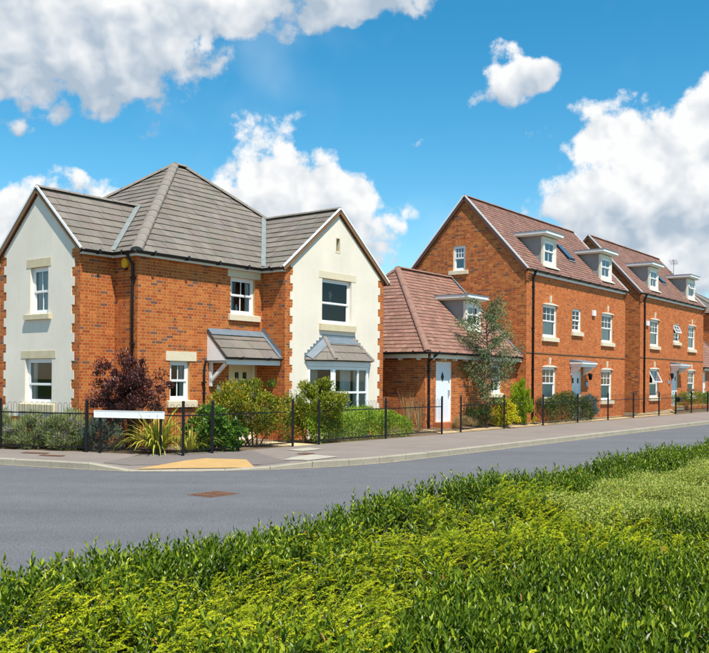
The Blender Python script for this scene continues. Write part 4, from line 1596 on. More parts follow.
    for sgn, x in ((-1, -vg), (1, width + vg)):
        for v in (-ov, DEP + ov):
            verge(h, (x, v, zE_), (x, mid, E + RISE), (sgn, 0, 0), .03, .055)
            verge(h, (x - sgn * .012, v, zE_), (x - sgn * .012, mid, E + RISE), (sgn, 0, 0), .05, .12, 'deck_red', drop=.095, name='undercloak')  # dark colour stands in for the shadow band under the verge
    gutter(h, (-vg, -ov - .055, zE_ + .005), (width + vg, -ov - .055, zE_ + .005))
    MB().box(.0, width, -ov + .01, -ov + .035, zE_ - .155, zE_ - .05).build('fascia', 'white_paint', h)
    MB().box(.0, width, -ov + .036, -.012, zE_ - .15, zE_ - .13).build('soffit', 'white_paint', h)
    for x0, x1 in ((-.05, .16), (width - .16, width + .05)):
        for k in range(4):
            MB().box(x0, x1, -.05 - .035 * k, -.005, zE_ - .42 + .085 * k, zE_ - .342 + .085 * k).build('corbel_brick', 'tile_red_plain', h)
    downpipe(h, Wf, .5, zE_ - .02, -.1, ov + .05, .045)
    for (a, b, pn, cm) in dorms:
        dormer(h, Wf, M, E, a, b, .2, 6.36, 7.50, pn, cm)
    # roof light
    lu, lv = light
    nrm = Vector((0, -M, 1)).normalized(); sl2 = Vector((0, 1, M)).normalized()
    c0 = Vector((lu, lv, E + M * lv)) + nrm * .03
    mm = MB()
    A__ = c0; B__ = c0 + Vector((.62, 0, 0)); C__ = B__ + sl2 * .95; D__ = c0 + sl2 * .95
    mm.prism([A__, B__, C__, D__], nrm * .06)
    rl = mm.build('roof_light', 'black_plastic', h)
    i_ = .06
    MB().prism([A__ + Vector((i_, 0, 0)) + sl2 * i_ + nrm * .062, B__ + Vector((-i_, 0, 0)) + sl2 * i_ + nrm * .062, C__ + Vector((-i_, 0, 0)) - sl2 * i_ + nrm * .062, D__ + Vector((i_, 0, 0)) - sl2 * i_ + nrm * .062], nrm * .012).build('pane', 'roof_glass', rl)
    MB().bar(c0 - sl2 * .06 + nrm * .01 + Vector((-.05, 0, 0)), c0 - sl2 * .06 + nrm * .01 + Vector((.67, 0, 0)), .10, .02, up=nrm).build('lead_apron', 'lead', rl)
    if aerial:
        au, av, z0, z1 = aerial
        ae = MB().tube([(au, av, z0), (au, av, z1)], .02, 6).build('aerial', 'metal_grey', h)
        MB().tube([(au - .5, av - .1, z1 - .1), (au + .5, av + .1, z1 - .25)], .015, 5).build('aerial_boom', 'metal_grey', ae)
        for k in range(7):
            x = au - .45 + k * .15
            y = av - .09 + k * .03
            MB().tube([(x - .05, y - .25, z1 - .11 - .022 * k), (x + .05, y + .25, z1 - .11 - .022 * k)], .008, 4).build('aerial_rod', 'metal_grey', ae)
    return h


surf('tile_red_plain', (0.42, 0.13, 0.045), 0.85, 0.16, 9)
surf('roof_glass', (0.03, 0.07, 0.11), 0.05, 0.05, 3, spec=1.0)

W2 = 10.40
row_house(0, W2, 0.05,
          'three-storey-high red brick house beside the grey-green tree, its gable window facing left',
          [(1.45, 2.75, 3.50, 4.78, 'sash'), (4.28, 5.22, 3.84, 4.80, 'small'), (7.50, 8.85, 3.52, 4.80, 'sash'), (1.45, 2.70, 1.02, 2.32, 'sash'), (7.48, 8.78, .92, 2.30, 'sash')],
          (4.30, 5.36, .22, 2.20), [(1.88, 3.10, 0, 'blue_backing'), (7.86, 9.20, 0, 'pink_blind')], (5.75, .85), (6.5, 4.74), 5.85, 100)
U3 = 12.47
row_house(U3, 10.65, 0.17,
          'red brick house farthest right in full view, with tilted open window sashes',
          [(1.45, 2.78, 3.46, 4.80, 'sash'), (5.15, 6.25, 3.80, 4.76, 'small'), (7.72, 9.05, 3.50, 4.82, 'sash'), (1.42, 2.75, .86, 2.30, 'sash'), (7.68, 9.02, .88, 2.30, 'sash')],
          (4.90, 6.00, .30, 2.24), [(1.92, 3.26, 0, 'pale_backing'), (8.28, 9.65, .35, 'pale_backing')], (5.75, .85), (.95, 4.56), 4.45, 200, opens=(1, 3), aerial=(10.2, 1.6, 7.6, 8.9))

# ------------------------------------------------------------------ garage between the houses


def garage(U0, label, detail=True):
    base = row_point(U0, 0)
    g = empty('brick_garage', (base.x, base.y, 0), RZ)
    tag(g, label, 'garage', 'low brick garages between the houses')
    L, Vf, D, E = 6.46, .40, 5.75, 2.70
    Vr = 3.28
    RIDGE = 5.90
    M = (RIDGE - E) / (Vr - .12 - .0)
    Wf = Wall((0, Vf), (1, 0), (0, -1))
    Wl = Wall((-L, Vf), (0, 1), (-1, 0))
    door = (-5.80, -4.79, .42, 2.42)
    win_ = (-2.02, -1.22, 1.35, 2.38)
    brick_wall(g, Wf, -L, -.012, -.1, [(-L, E), (-.012, E)], [door, win_], 'mortar_row', PAL_SIDE, ext=(.003, 0), seed=300)
    brick_wall(g, Wl, 0, D, -.1, [(0, E), (D, E)], [], 'mortar_row', PAL_SIDE, seed=301)
    brick_wall(g, Wall((-L, Vf + D), (1, 0), (0, 1)), 0, L - .02, -.1, [(0, E), (L, E)], [], 'mortar_row', PAL_SIDE, bricks=False)
    dr = ring(MB(), Wf, *door, .05, -.10, -.03).build('door', 'upvc', g)
    mm = MB(); Wf.box(mm, door[0] + .052, door[1] - .052, door[2] + .02, door[3] - .052, -.09, -.05); mm.build('door_leaf', 'door_blue', dr)
    cx, cz = (door[0] + door[1]) / 2 - .02, 1.92
    MB().prism([Wf.p(cx - .09, cz, -.049), Wf.p(cx, cz - .17, -.049), Wf.p(cx + .09, cz, -.049), Wf.p(cx, cz + .17, -.049)], Wf.n * .012).build('door_pane', 'screen', dr)
    mm = MB(); Wf.box(mm, door[1] - .16, door[1] - .12, 1.28, 1.48, -.05, -.0); mm.build('door_handle', 'metal_grey', dr)
    mm = MB(); Wf.box(mm, door[0] - .1, door[1] + .1, .2, .416, -.05, .35); mm.build('door_step', 'tile_red_plain', dr)
    w_ = window(g, Wf, *win_, (2, 1), (2, 1), recess=.05, curtains='none')
    sill(w_, Wf, win_[0] - .1, win_[1] + .1, 1.2, 1.348, 'stone', .08)
    lintel(w_, Wf, win_[0] - .12, win_[1] + .12, 2.382, 2.55, 'stone', .02)
    ov = .28
    m_ = (RIDGE - E) / (Vr - (Vf - ov))
    zE_ = E + .02
    a0, a1 = (-L - ov, Vf - ov, zE_), (-.012, Vf - ov, zE_)
    Ub = -3.85
    r0, r1 = (Ub, Vr, RIDGE), (-.012, Vr, RIDGE)
    bk = Vr + (Vr - (Vf - ov))
    b0, b1 = (-L - ov, bk, zE_), (-.012, bk, zE_)
    ro = dict(gauge=.175, tw=.22, tilemat='tile_red', deckmat='deck_red', base=(0.262, 0.140, 0.104), lift=.03, spread=.09)
    roof_plane(g, [a0, a1, r1, r0], seed=310, **ro)
    roof_plane(g, [b0, a0, r0], seed=311, **ro)
    roof_plane(g, [b1, b0, r0, r1], seed=312, **ro)
    up = Vector((0, 0, .05))
    ridge_run(g, Vector(a0) + up, Vector(r0) + up, 'hip_red', r=.12, name='hip_tile')
    ridge_run(g, Vector(b0) + up, Vector(r0) + up, 'hip_red', r=.12, name='hip_tile')
    ridge_run(g, Vector(r0) + up, Vector(r1) + up, 'hip_red', r=.12)
    flash(g, Vector(a1) + Vector((-.07, .05, .10)), Vector(r1) + Vector((-.07, 0, .09)), .14, Vector((0, -1, 1)), 'lead')
    gutter(g, (a0[0] - .05, a0[1] - .055, zE_), (a1[0] - .15, a1[1] - .055, zE_))
    gutter(g, (a0[0] - .055, b0[1], zE_), (a0[0] - .055, a0[1] - .05, zE_))
    MB().box(-L - .02, -.03, Vf - ov + .04, Vf - ov + .065, zE_ - .20, zE_ - .07).build('fascia', 'cream_paint', g)
    MB().box(-L - ov + .04, -L - ov + .065, Vf - ov + .04, bk, zE_ - .20, zE_ - .07).build('fascia', 'cream_paint', g)
    for k in range(9):
        x = -L + .2 + k * .72
        MB().box(x, x + .05, Vf - ov + .066, Vf - .012, zE_ - .26, zE_ - .13).build('rafter_end', 'cream_paint', g)
    for k in range(8):
        y = Vf + .15 + k * .72
        MB().box(-L - ov + .066, -L - .012, y, y + .05, zE_ - .26, zE_ - .13).build('rafter_end', 'cream_paint', g)
    downpipe(g, Wf, -L + .15, zE_ - .03, .22, ov + .06, .04)
    if detail:
        dormer(g, Wf, m_, zE_ - m_ * (Vf - ov), -2.74, -1.62, 1.05, 3.68, 4.70)
    return g


garage(0, 'low brick garage with red hip roof and pale door behind the grey-green tree')
garage(29.9, 'low brick building with red roof showing past the far right house', detail=False)

# the next house beyond, only its near edge shows
nb_ = row_point(29.95, 0.6)
h4 = empty('brick_house', (nb_.x, nb_.y, .15), RZ)
tag(h4, 'brick house behind the low red roof at the right edge of the photo', 'house', 'red brick houses along the pavement')
Wf4, Wg4 = Wall((0, 0), (1, 0), (0, -1)), Wall((0, 0), (0, 1), (-1, 0))
brick_wall(h4, Wf4, 0, 9, -.3, [(0, 6.2), (9, 6.2)], [], 'mortar_row', PAL_FRONT, ext=(.003, 0), seed=401)
brick_wall(h4, Wg4, 0, 8, -.3, [(0, 6.2), (8, 6.2)], [], 'mortar_row', PAL_SIDE, seed=402)
ro4 = dict(gauge=.305, tw=.33, tilemat='tile_grey', deckmat='deck', base=TILE_GREY)
q0, q1, q2, q3, t4 = (-.2, -.2, 6.2), (9.2, -.2, 6.2), (9.2, 8.2, 6.2), (-.2, 8.2, 6.2), (4.5, 4, 8.4)
for k, (a, b) in enumerate(((q0, q1), (q1, q2), (q2, q3), (q3, q0))):
    roof_plane(h4, [a, b, t4], seed=410 + k, **ro4)
ridge_run(h4, Vector(q0) + hu, Vector(t4) + hu, 'hip_grey', r=.14, name='hip_tile')
gutter(h4, (-.25, -.26, 6.2), (9.2, -.26, 6.2)); gutter(h4, (-.26, 8.2, 6.2), (-.26, -.25, 6.2))

# ------------------------------------------------------------------ railings
HOOP_P, HOOP_W, HOOP_H = 0.150, 0.095, 1.10


def hoop_mesh(rad):
    m = MB()
    r = HOOP_W / 2
    pts = [(-r, 0, .10), (-r, 0, HOOP_H - r)] + [(-r * math.cos(t), 0, HOOP_H - r + r * math.sin(t)) for t in (R(36), R(72), R(108), R(144))] + [(r, 0, HOOP_H - r), (r, 0, .10)]
    m.tube(pts, rad, 4)
    return m.mesh('hoop', 'black_metal')


HOOP = hoop_mesh(0.0045)
HOOP_SLIM = hoop_mesh(0.003)
POST = MB().box(-.028, .028, -.028, .028, -.3, 1.15)
POST.hexa([(-.034, -.034, 1.151), (.034, -.034, 1.151), (.034, .034, 1.151), (-.034, .034, 1.151), (-.02, -.02, 1.185), (.02, -.02, 1.185), (.02, .02, 1.185), (-.02, .02, 1.185)])
POST = POST.mesh('post', 'black_metal')
FENCE_GROUP = 'black bow-top railings along the pavement'


def fence(posts, label, z=.13, group=FENCE_GROUP, first=True, hoop=None):
    a = posts[0]
    f = empty('railing_fence', (a[0], a[1], 0))
    tag(f, label, 'fence', group)
    P = [Vector((p[0] - a[0], p[1] - a[1], p[2] if len(p) > 2 else z)) for p in posts]
    for p in (P if first else P[1:]):
        inst('post', POST, f, Matrix.Translation(p))
    for p, q in zip(P, P[1:]):
        d = q - p
        L = d.length
        d.normalize()
        yaw = math.atan2(d.y, d.x)
        for zz in (.10, .86):
            MB().bar(p + d * .03 + Vector((0, 0, zz)), q - d * .03 + Vector((0, 0, zz)), .012, .028).build('rail', 'black_metal', f)
        n = int((L - .06) / HOOP_P)
        for i in range(n):
            c = p + d * (.03 + (L - .06) * (i + .5) / n)
            inst('hoop', hoop or HOOP, f, Matrix.Translation(c) @ Matrix.Rotation(yaw, 4, 'Z'))
    return f


def lp(t):   # left fence line, t metres from the corner post
    d = Vector((-4.53, 1.46, 0)).normalized()
    return (-3.69 + d.x * t, 19.42 + d.y * t)


fence([lp(0), lp(2.42), lp(4.75), lp(7.1)], 'black bow-top railing in front of the lavender and the left gable')
fence([lp(0), rp2(14.22, -14.62), rp2(16.97, -14.62)], 'black bow-top railing in front of the leafy green bush, from corner to path', first=False)
fence([rp2(17.95, -14.58), rp2(20.95, -14.58), rp2(24.0, -14.58)], 'black bow-top railing in front of the clipped green hedge')
fence([rp2(s_, -14.66) + (.14,) for s_ in (25.3, 28.3, 31.45, 34.7, 38.0, 41.15, 44.75, 47.4, 50.1, 53.2, 56.4)], 'black railing with slim posts in front of the row of brick houses', hoop=HOOP_SLIM)

# street name board on two posts
sg = empty('street_sign', (-4.9, 19.72, .13))
tag(sg, 'long low white blank board on two black posts before the railing', 'sign')
d_ = Vector((-4.17 + 5.62, 19.51 - 19.95, 0)).normalized()
n_ = Vector((d_.y, -d_.x, 0))
pL, pR = Vector((-5.62, 19.93, 0)) - Vector((-4.9, 19.72, 0)), Vector((-4.19, 19.49, 0)) - Vector((-4.9, 19.72, 0))
for p in (pL, pR):
    MB().box(p.x - .022, p.x + .022, p.y - .022, p.y + .022, -.2, .88).build('post', 'black_metal', sg)
Wn = Wall((pL.x + n_.x * .03, pL.y + n_.y * .03), (d_.x, d_.y), (n_.x, n_.y))
m = MB(); Wn.box(m, -.13, (pR - pL).length + .10, .795, .945, .0, .016)
m.build('board', 'white_paint', sg)
m = ring(MB(), Wn, -.135, (pR - pL).length + .105, .79, .95, .012, -.004, .022); m.build('board_edge', 'upvc', sg)

# small box and tray on two of the far posts
pb = rp2(47.4, -14.60)
m = MB().box(-.16, .16, -.10, .10, .0, .16)
m.hexa([(-.2, -.14, .162), (.2, -.14, .162), (.2, .14, .162), (-.2, .14, .162), (-.2, -.02, .24), (.2, -.02, .24), (.2, .02, .24), (-.2, .02, .24)])
o = m.build('post_box', 'black_plastic'); o.location = (pb[0] + .05, pb[1] - .16, .80); o.rotation_euler = (0, 0, RZ)
tag(o, 'small dark box fixed on a railing post before the white door', 'box')
pb = rp2(50.1, -14.62)
m = MB().box(-.36, .36, -.2, .2, .0, .05)
for x in (-.33, .30):
    m.box(x, x + .03, -.19, .19, .052, .12)
for y in (-.19, .16):
    m.box(-.29, .29, y, y + .03, .053, .119)
o = m.build('wooden_tray', 'brown_wood'); o.location = (pb[0], pb[1], 1.33); o.rotation_euler = (0, 0, RZ)
tag(o, 'brown wooden tray on top of a railing post at the far right', 'tray')
# low brick edging wall
lw = empty('low_brick_wall', (*rp2(48.3, -15.0), 0), RZ)
tag(lw, 'low brick edging wall under the clipped bushes at the far right', 'wall')
brick_wall(lw, Wall((0, 0), (1, 0), (0, -1)), 0, 9, .05, [(0, .55), (9, .55)], [], 'mortar_row', PAL_SIDE, seed=500)

# ------------------------------------------------------------------ foliage


def unit(a):
    return a / np.maximum(np.linalg.norm(a, axis=1, keepdims=True), 1e-9)


def leaf_arrays(P, D, L, Wd, rg, fine=False, fold=.25, bend=.0, nrm_hint=None):
    n = len(P)
    D = unit(D)
    h = rg.normal(size=(n, 3)) if nrm_hint is None else nrm_hint + rg.normal(size=(n, 3)) * .35
    S = unit(np.cross(D, h))
    Nn = np.cross(S, D)
    L = np.broadcast_to(L, n)[:, None]
    Wd = np.broadcast_to(Wd, n)[:, None]
    if fine:
        b = bend * L
        V = np.stack([P, P + D * L * .30 + S * Wd * .48 + Nn * Wd * fold, P + D * L * .68 + S * Wd * .40 + Nn * (Wd * fold - b * .4), P + D * L - Nn * b,
                      P + D * L * .68 - S * Wd * .40 + Nn * (Wd * fold - b * .4), P + D * L * .30 - S * Wd * .48 + Nn * Wd * fold], 1)
        T = np.array([(0, 1, 2, 3), (0, 3, 4, 5)])
        k = 6
    else:
        V = np.stack([P, P + D * L * .45 + S * Wd * .5 + Nn * Wd * fold, P + D * L, P + D * L * .45 - S * Wd * .5 + Nn * Wd * fold], 1)
        T = np.array([(0, 1, 2), (0, 2, 3)])
        k = 4
    F = (np.arange(n)[:, None, None] * k + T[None]).reshape(-1, T.shape[1])
    return V.reshape(-1, 3), F, k


def leaf_object(name, P, D, L, Wd, tone, mat, parent, rg, **kw):
    V, F, k = leaf_arrays(np.asarray(P), np.asarray(D), L, Wd, rg, **kw)
    return np_obj(name, V, F, mat, parent, tone=np.repeat(np.clip(tone, 0, 1), k))


def blob_points(rg, n, rx, ry, rz, clumps, shell=.55, clump_r=.28):
    """points gathered in clumps inside an ellipsoid, more towards the outside"""
    c = unit(rg.normal(size=(clumps, 3)))
    rad = shell + (1 - shell) * rg.random((clumps, 1))
    c = c * rad
    c[:, 2] = np.where(c[:, 2] < -.75, -c[:, 2], c[:, 2])
    idx = rg.integers(0, clumps, n)
    cr = clump_r * (.6 + .8 * rg.random(clumps))
    p = c[idx] + unit(rg.normal(size=(n, 3))) * (rg.random((n, 1)) ** .5) * cr[idx][:, None]
    return p * np.array([rx, ry, rz]), c[idx], idx


def shrub(name, label, cat, x, y, z0, rx, ry, zc, rz, nleaf, leaf_l, leaf_w, mat, seed, clumps=60, stems=7, bark='bark', up=.3, group=None, rz_yaw=0.0, clump_r=.26, shell=.5, tone_mu=.5, tone_sd=.22, flat=False):
    rg = np.random.default_rng(seed)
    t = empty(name, (x, y, z0), rz_yaw)
    tag(t, label, cat, group)
    P, C, idx = blob_points(rg, nleaf, rx, ry, rz, clumps, shell, clump_r)
    P[:, 2] += zc
    keep = P[:, 2] > .02
    P, C, idx = P[keep], C[keep], idx[keep]
    out = unit(P - np.array([0, 0, zc * .6]))
    D = out * .7 + rg.normal(size=P.shape) * .55 + np.array([0, 0, up])
    ct = rg.normal(0, .12, clumps)
    tone = tone_mu + ct[idx] + rg.normal(0, tone_sd, len(P)) * .8
    L = leaf_l * (.65 + .7 * rg.random(len(P)))
    Wd = leaf_w * (.7 + .6 * rg.random(len(P)))
    leaf_object('foliage', P, D, L, Wd, tone, mat, t, rg, nrm_hint=out)
    ends = [i for i in range(0, len(P), max(1, len(P) // stems))][:stems]
    for i in ends:
        e = Vector(P[i]) * .85
        r0 = .012 + .012 * rg.random()
        b = Vector((rg.normal() * rx * .12, rg.normal() * ry * .12, -.03))
        mid = b.lerp(e, .5) + Vector((rg.normal() * .06, rg.normal() * .06, .06))
        MB().tube([b, mid, e], [r0, r0 * .75, r0 * .3], 5).build('stem', bark, t)
    return t


gz = lambda x, y: garden_z(x, y)
LAV = 'lavender bushes behind the left railing'
shrub('lavender_bush', 'grey-green lavender bush at the left edge of the photo', 'bush', -8.62, 21.55, .12, .62, .5, .36, .46, 11000, .12, .016, 'leaf_lavender', 61, 70, up=.6, tone_mu=.7, group=LAV)
shrub('lavender_bush', 'grey-green lavender bush left of the tall railing post by the cream gable', 'bush', -7.62, 21.22, .12, .55, .5, .34, .42, 9500, .12, .016, 'leaf_lavender', 62, 70, up=.6, tone_mu=.7, group=LAV)
shrub('lavender_bush', 'broad grey-green lavender bush below the cream gable, right of its neighbour', 'bush', -6.62, 20.95, .12, .68, .5, .36, .46, 12500, .12, .016, 'leaf_lavender', 63, 80, up=.6, tone_mu=.7, group=LAV)
shrub('low_shrub', 'dark grey-green low shrub behind the white board', 'shrub', -5.72, 20.55, .12, .5, .4, .38, .42, 3600, .10, .016, 'leaf_grey', 64, 60, up=.8, tone_mu=.25)  # leaf tone set low over the whole shrub
shrub('purple_shrub', 'tall dark purple-leaved shrub at the corner of the house', 'shrub', -5.20, 20.75, .12, .96, .62, 1.28, .90, 11000, .068, .036, 'leaf_purple', 65, 110, 12, 'purple_bark', clump_r=.17, shell=.25)
shrub('green_shrub', 'round leafy green shrub behind the railing right of the striped plant', 'shrub', -3.25, 20.85, .12, .66, .5, .45, .52, 4200, .105, .062, 'leaf_green', 66, 60, up=.1)
shrub('golden_shrub', 'large green and orange tinted shrub in front of the porch', 'shrub', -2.62, 22.35, .12, 1.02, .75, .95, .74, 11500, .075, .034, 'leaf_nandina', 67, 100, 10, up=.35, clump_r=.22)
shrub('golden_shrub', 'olive green shrub in front of the bay window', 'shrub', -1.08, 23.75, .12, .90, .62, .90, .80, 11000, .07, .034, 'leaf_olive', 68, 90, 10, up=.35, clump_r=.22)


def clipped_hedge(name, label, a, b, width, height, mat, seed, nleaf, ll, lw_, z0=None, n_h=0.0, tone_mu=.55, group=None):
    rg = np.random.default_rng(seed)
    a, b = np.array(a), np.array(b)
    L = np.linalg.norm(b - a)
    zz = gz(*a) if z0 is None else z0
    t = empty(name, (a[0], a[1], zz), math.atan2(b[1] - a[1], b[0] - a[0]))
    tag(t, label, 'hedge', group)
    u = rg.random(nleaf) * L
    th = rg.random(nleaf) * math.pi
    rr = 1 - .35 * rg.random(nleaf) ** 1.6
    hv = height * (1 + .10 * np.sin(u * 2.1 + seed) + .06 * np.sin(u * 5.3)) * (1 - .25 * np.exp(-u * 3) - .3 * np.exp(-(L - u) * 3))
    wv = width / 2 * (1 + .10 * np.sin(u * 3.1 + 1))
    cx, sx = np.cos(th), np.sin(th)
    se = lambda q: np.sign(q) * np.abs(q) ** .6
    P = np.stack([u, se(cx) * wv * rr, np.maximum(.03, se(sx) * hv * rr)], 1)
    P += rg.normal(0, .025, P.shape)
    out = unit(np.stack([np.zeros(nleaf), cx, sx + .15], 1))
    D = out * .8 + rg.normal(size=P.shape) * .6 + np.array([0, 0, .35])
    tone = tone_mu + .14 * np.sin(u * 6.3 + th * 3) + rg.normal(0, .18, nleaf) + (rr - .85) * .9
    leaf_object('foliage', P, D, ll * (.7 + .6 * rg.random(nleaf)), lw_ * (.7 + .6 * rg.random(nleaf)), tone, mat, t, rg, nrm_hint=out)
    for k in range(int(L / .35)):
        x = .2 + k * .35
        MB().tube([(x, 0, -.03), (x + rg.normal() * .03, rg.normal() * .04, height * .45), (x + rg.normal() * .08, rg.normal() * .1, height * .85)], [.015, .011, .005], 5).build('stem', 'bark', t)
    return t


clipped_hedge('low_hedge', 'bright green clipped low hedge behind the railing before the bay', rp2(17.9, -15.25), rp2(22.6, -15.2), 1.0, .80, 'leaf_privet', 71, 18000, .055, .028, tone_mu=.7)
clipped_hedge('low_hedge', 'long dark green bush in front of the middle brick house', rp2(31.9, -14.98), rp2(36.3, -14.98), .62, 1.12, 'leaf_dark', 72, 9000, .075, .028, z0=.14, tone_mu=.45)
clipped_hedge('low_hedge', 'clipped green bush above the low wall at the far right', rp2(48.6, -15.35), rp2(56.5, -15.35), .6, .85, 'leaf_privet', 73, 6000, .08, .04, z0=.35, tone_mu=.35)
shrub('grey_shrub', 'grey-blue lavender bush at the right end of the long dark green bush', 'bush', *rp2(36.75, -15.0), .14, .62, .3, .55, .58, 3200, .13, .018, 'leaf_grey', 74, 50, up=.9, rz_yaw=RZ)
shrub('conifer', 'small bright yellow-green upright conifer against the brick corner', 'conifer', *rp2(30.25, -15.0), .2, .42, .36, .70, .84, 11000, .085, .022, 'leaf_conifer', 75, 80, 3, up=1.3, clump_r=.26, shell=.45)
shrub('yellow_shrub', 'low bright yellow shrub at the foot of the grey-green tree', 'shrub', *rp2(28.55, -14.88), .2, .62, .30, .42, .50, 4600, .085, .042, 'leaf_yellow', 76, 40, 5, up=.2)
shrub('yellow_tuft', 'tiny yellow-green tuft between conifer and long dark green bush', 'plant', *rp2(31.2, -14.85), .16, .2, .14, .12, .13, 320, .07, .03, 'leaf_yellow', 77, 10, 2, group=None)
shrub('straw_tuft', 'low pale straw-coloured tuft by the slim post near the garage door', 'plant', *rp2(26.0, -14.95), .2, .45, .3, .14, .2, 1300, .14, .010, 'leaf_straw', 78, 30, 2, up=1.0)
shrub('low_shrub', 'dark bushy undergrowth at the trunk of the grey-green tree', 'shrub', *rp2(27.2, -15.15), .2, .6, .3, .38, .42, 2200, .07, .03, 'leaf_dark', 79, 40, 4, up=.4)


def blades(name, label, cat, x, y, z0, n, length, width, spread, mat, seed, droop=.6, curve_n=5):
    rg = np.random.default_rng(seed)
    t = empty(name, (x, y, z0))
    tag(t, label, cat)
    for i in range(n):
        az_ = rg.random() * 2 * math.pi
        lean = spread * (.25 + .75 * rg.random())
        L = length * (.6 + .5 * rg.random())
        base = np.array([math.cos(az_), math.sin(az_), 0]) * .05
        pts = []
        ang = R(90) - lean * .68
        p = base.copy()
        for k in range(curve_n + 1):
            pts.append(p.copy())
            stp = L / curve_n
            p = p + np.array([math.cos(az_) * math.cos(ang), math.sin(az_) * math.cos(ang), math.sin(ang)]) * stp
            ang -= droop * lean * (k + 1) / curve_n
        sd = np.array([-math.sin(az_), math.cos(az_), 0])
        V, tone = [], []
        for k, q in enumerate(pts):
            w_ = width * (1 - (k / curve_n) ** 2 * .92) / 2
            up = np.array([0, 0, w_ * .35])
            for f in (-1, -.45, .45, 1):
                V.append(q + sd * w_ * f + up * abs(f))
        V = np.array(V)
        F, tn = [], []
        for k in range(curve_n):
            for j in range(3):
                F.append((k * 4 + j, k * 4 + j + 1, k * 4 + 5 + j, k * 4 + 4 + j))
        b = rg.random() * .25
        tn = np.tile(np.array([.85 + b * .5, .48 + b, .48 + b, .85 + b * .5]), curve_n + 1)
        if mat == 'leaf_straw':
            tn = np.clip(tn + rg.normal(0, .2), 0, 1)
        np_obj('leaf', V, np.array(F), mat, t, tone=tn)
    return t


blades('striped_flax', 'spiky plant with yellow striped strap leaves behind the white board', 'plant', -4.40, 20.12, .12, 170, 1.15, .062, 1.45, 'leaf_phormium', 81)
blades('striped_flax', 'smaller yellow striped strap-leaved plant right of the corner post', 'plant', -3.72, 20.35, .12, 60, .95, .048, 1.25, 'leaf_phormium', 82)
blades('dry_grass', 'tall dry straw-coloured grass stalks beyond the clipped hedge', 'grass clump', *rp2(22.9, -15.1), .16, 60, 1.35, .014, .35, 'leaf_straw', 83, droop=.3)
blades('dry_grass', 'thin dry grass clump against the garage wall', 'grass clump', *rp2(23.8, -15.3), .2, 40, 1.2, .012, .4, 'leaf_straw', 84, droop=.3)


def tree_euc(x, y, z0):
    rg = np.random.default_rng(91)
    t = empty('eucalyptus_tree', (x, y, z0))
    tag(t, 'slender grey-green tree in front of the garage roof and dormer', 'tree')
    tp = [Vector((0, 0, -.1)), Vector((.05, .02, .8)), Vector((-.03, 0, 1.7)), Vector((.06, .03, 2.6)), Vector((.0, .0, 3.4)), Vector((.04, 0, 4.2))]
    MB().tube(tp, [.05, .042, .034, .026, .017, .006], 8).build('trunk', 'bark', t, True)
    P, D, T = [], [], []
    for k in range(46):
        h = .85 + 3.25 * (k / 45)
        i = min(4, int((h + .1) / .86))
        b = tp[i].lerp(tp[i + 1], min(1, max(0, ((h + .1) / .86) - i)))
        b.z = h
        a = k * 2.4 + rg.normal() * .4
        prof = math.sin(math.pi * min(1, (h - .3) / 4.3)) ** .7
        ln = (1.05 * prof + .18) * (.65 + .5 * rg.random())
        if h < 1.4:
            ln *= .7
        e = b + Vector((math.cos(a) * ln, math.sin(a) * ln * .5, ln * .35 + rg.normal() * .12))
        m_ = b.lerp(e, .55) + Vector((0, 0, .10))
        MB().tube([b, m_, e], [.018, .012, .004], 5).build('limb', 'bark', t)
        nl = int(60 + 95 * ln)
        for q in range(nl):
            u_ = .25 + .75 * rg.random()
            c = (b.lerp(m_, u_ / .55) if u_ < .55 else m_.lerp(e, (u_ - .55) / .45))
            o_ = rg.normal(size=3) * np.array([.085, .075, .085])
            P.append(np.array(c) + o_)
            D.append(o_ * 3 + rg.normal(size=3) * .5 + np.array([math.cos(a) * .5, math.sin(a) * .3, -.25]))
            T.append(.5 + .25 * rg.normal() + .25 * (u_ - .6))
    P, D, T = np.array(P), np.array(D), np.array(T)
    leaf_object('crown', P, D, .085 * (.6 + .7 * rg.random(len(P))), .036, T, 'leaf_euc', t, rg)
    return t


tree_euc(*rp2(27.55, -14.98), .2)

# ------------------------------------------------------------------ hedge along the near side
bed = MB()
bed.v = [tuple(road(s_, n_, .10)) for s_, n_ in ((-6, -4.75), (40, -4.75), (40, 6), (-6, 6))]
bed.f = [(0, 1, 2, 3)]
tag(bed.build('planting_bed', 'soil'), kind='structure')
nk = empty('near_kerb')
tag(nk, kind='structure')
for k in range(30):
    s_ = -3 + k * .92
    m = MB(); m.hexa([road(s_ + .006, -4.76, -.05), road(s_ + .914, -4.76, -.05), road(s_ + .914, -4.90, -.05), road(s_ + .006, -4.90, -.05), road(s_ + .006, -4.76, .12), road(s_ + .914, -4.76, .12), road(s_ + .914, -4.90, .12), road(s_ + .006, -4.90, .12)])
    m.build('kerb_stone', 'concrete', nk)


def in_poly(s, n, poly):
    inside = np.zeros(len(s), bool)
    j = len(poly) - 1
    for i in range(len(poly)):
        xi, yi = poly[i]
        xj, yj = poly[j]
        c = ((yi > n) != (yj > n)) & (s < (xj - xi) * (n - yi) / (yj - yi + 1e-12) + xi)
        inside ^= c
        j = i
    return inside


GOLD = [(1.2, -4.3), (2.46, -4.0), (3.74, -3.98), (4.77, -4.02), (6.69, -4.15), (7.98, -3.96), (7.89, -3.5), (6.94, -1.9), (5.95, -1.63), (5.22, -2.30), (4.21, -2.40), (3.58, -2.35), (2.91, -2.1), (2.2, -2.4), (1.0, -3.0)]
VAR = [(7.29, -3.38), (9.34, -3.72), (10.55, -3.62), (13.5, -3.2), (13.5, -2.2), (7.79, -2.1), (6.98, -2.44), (6.68, -2.79)]


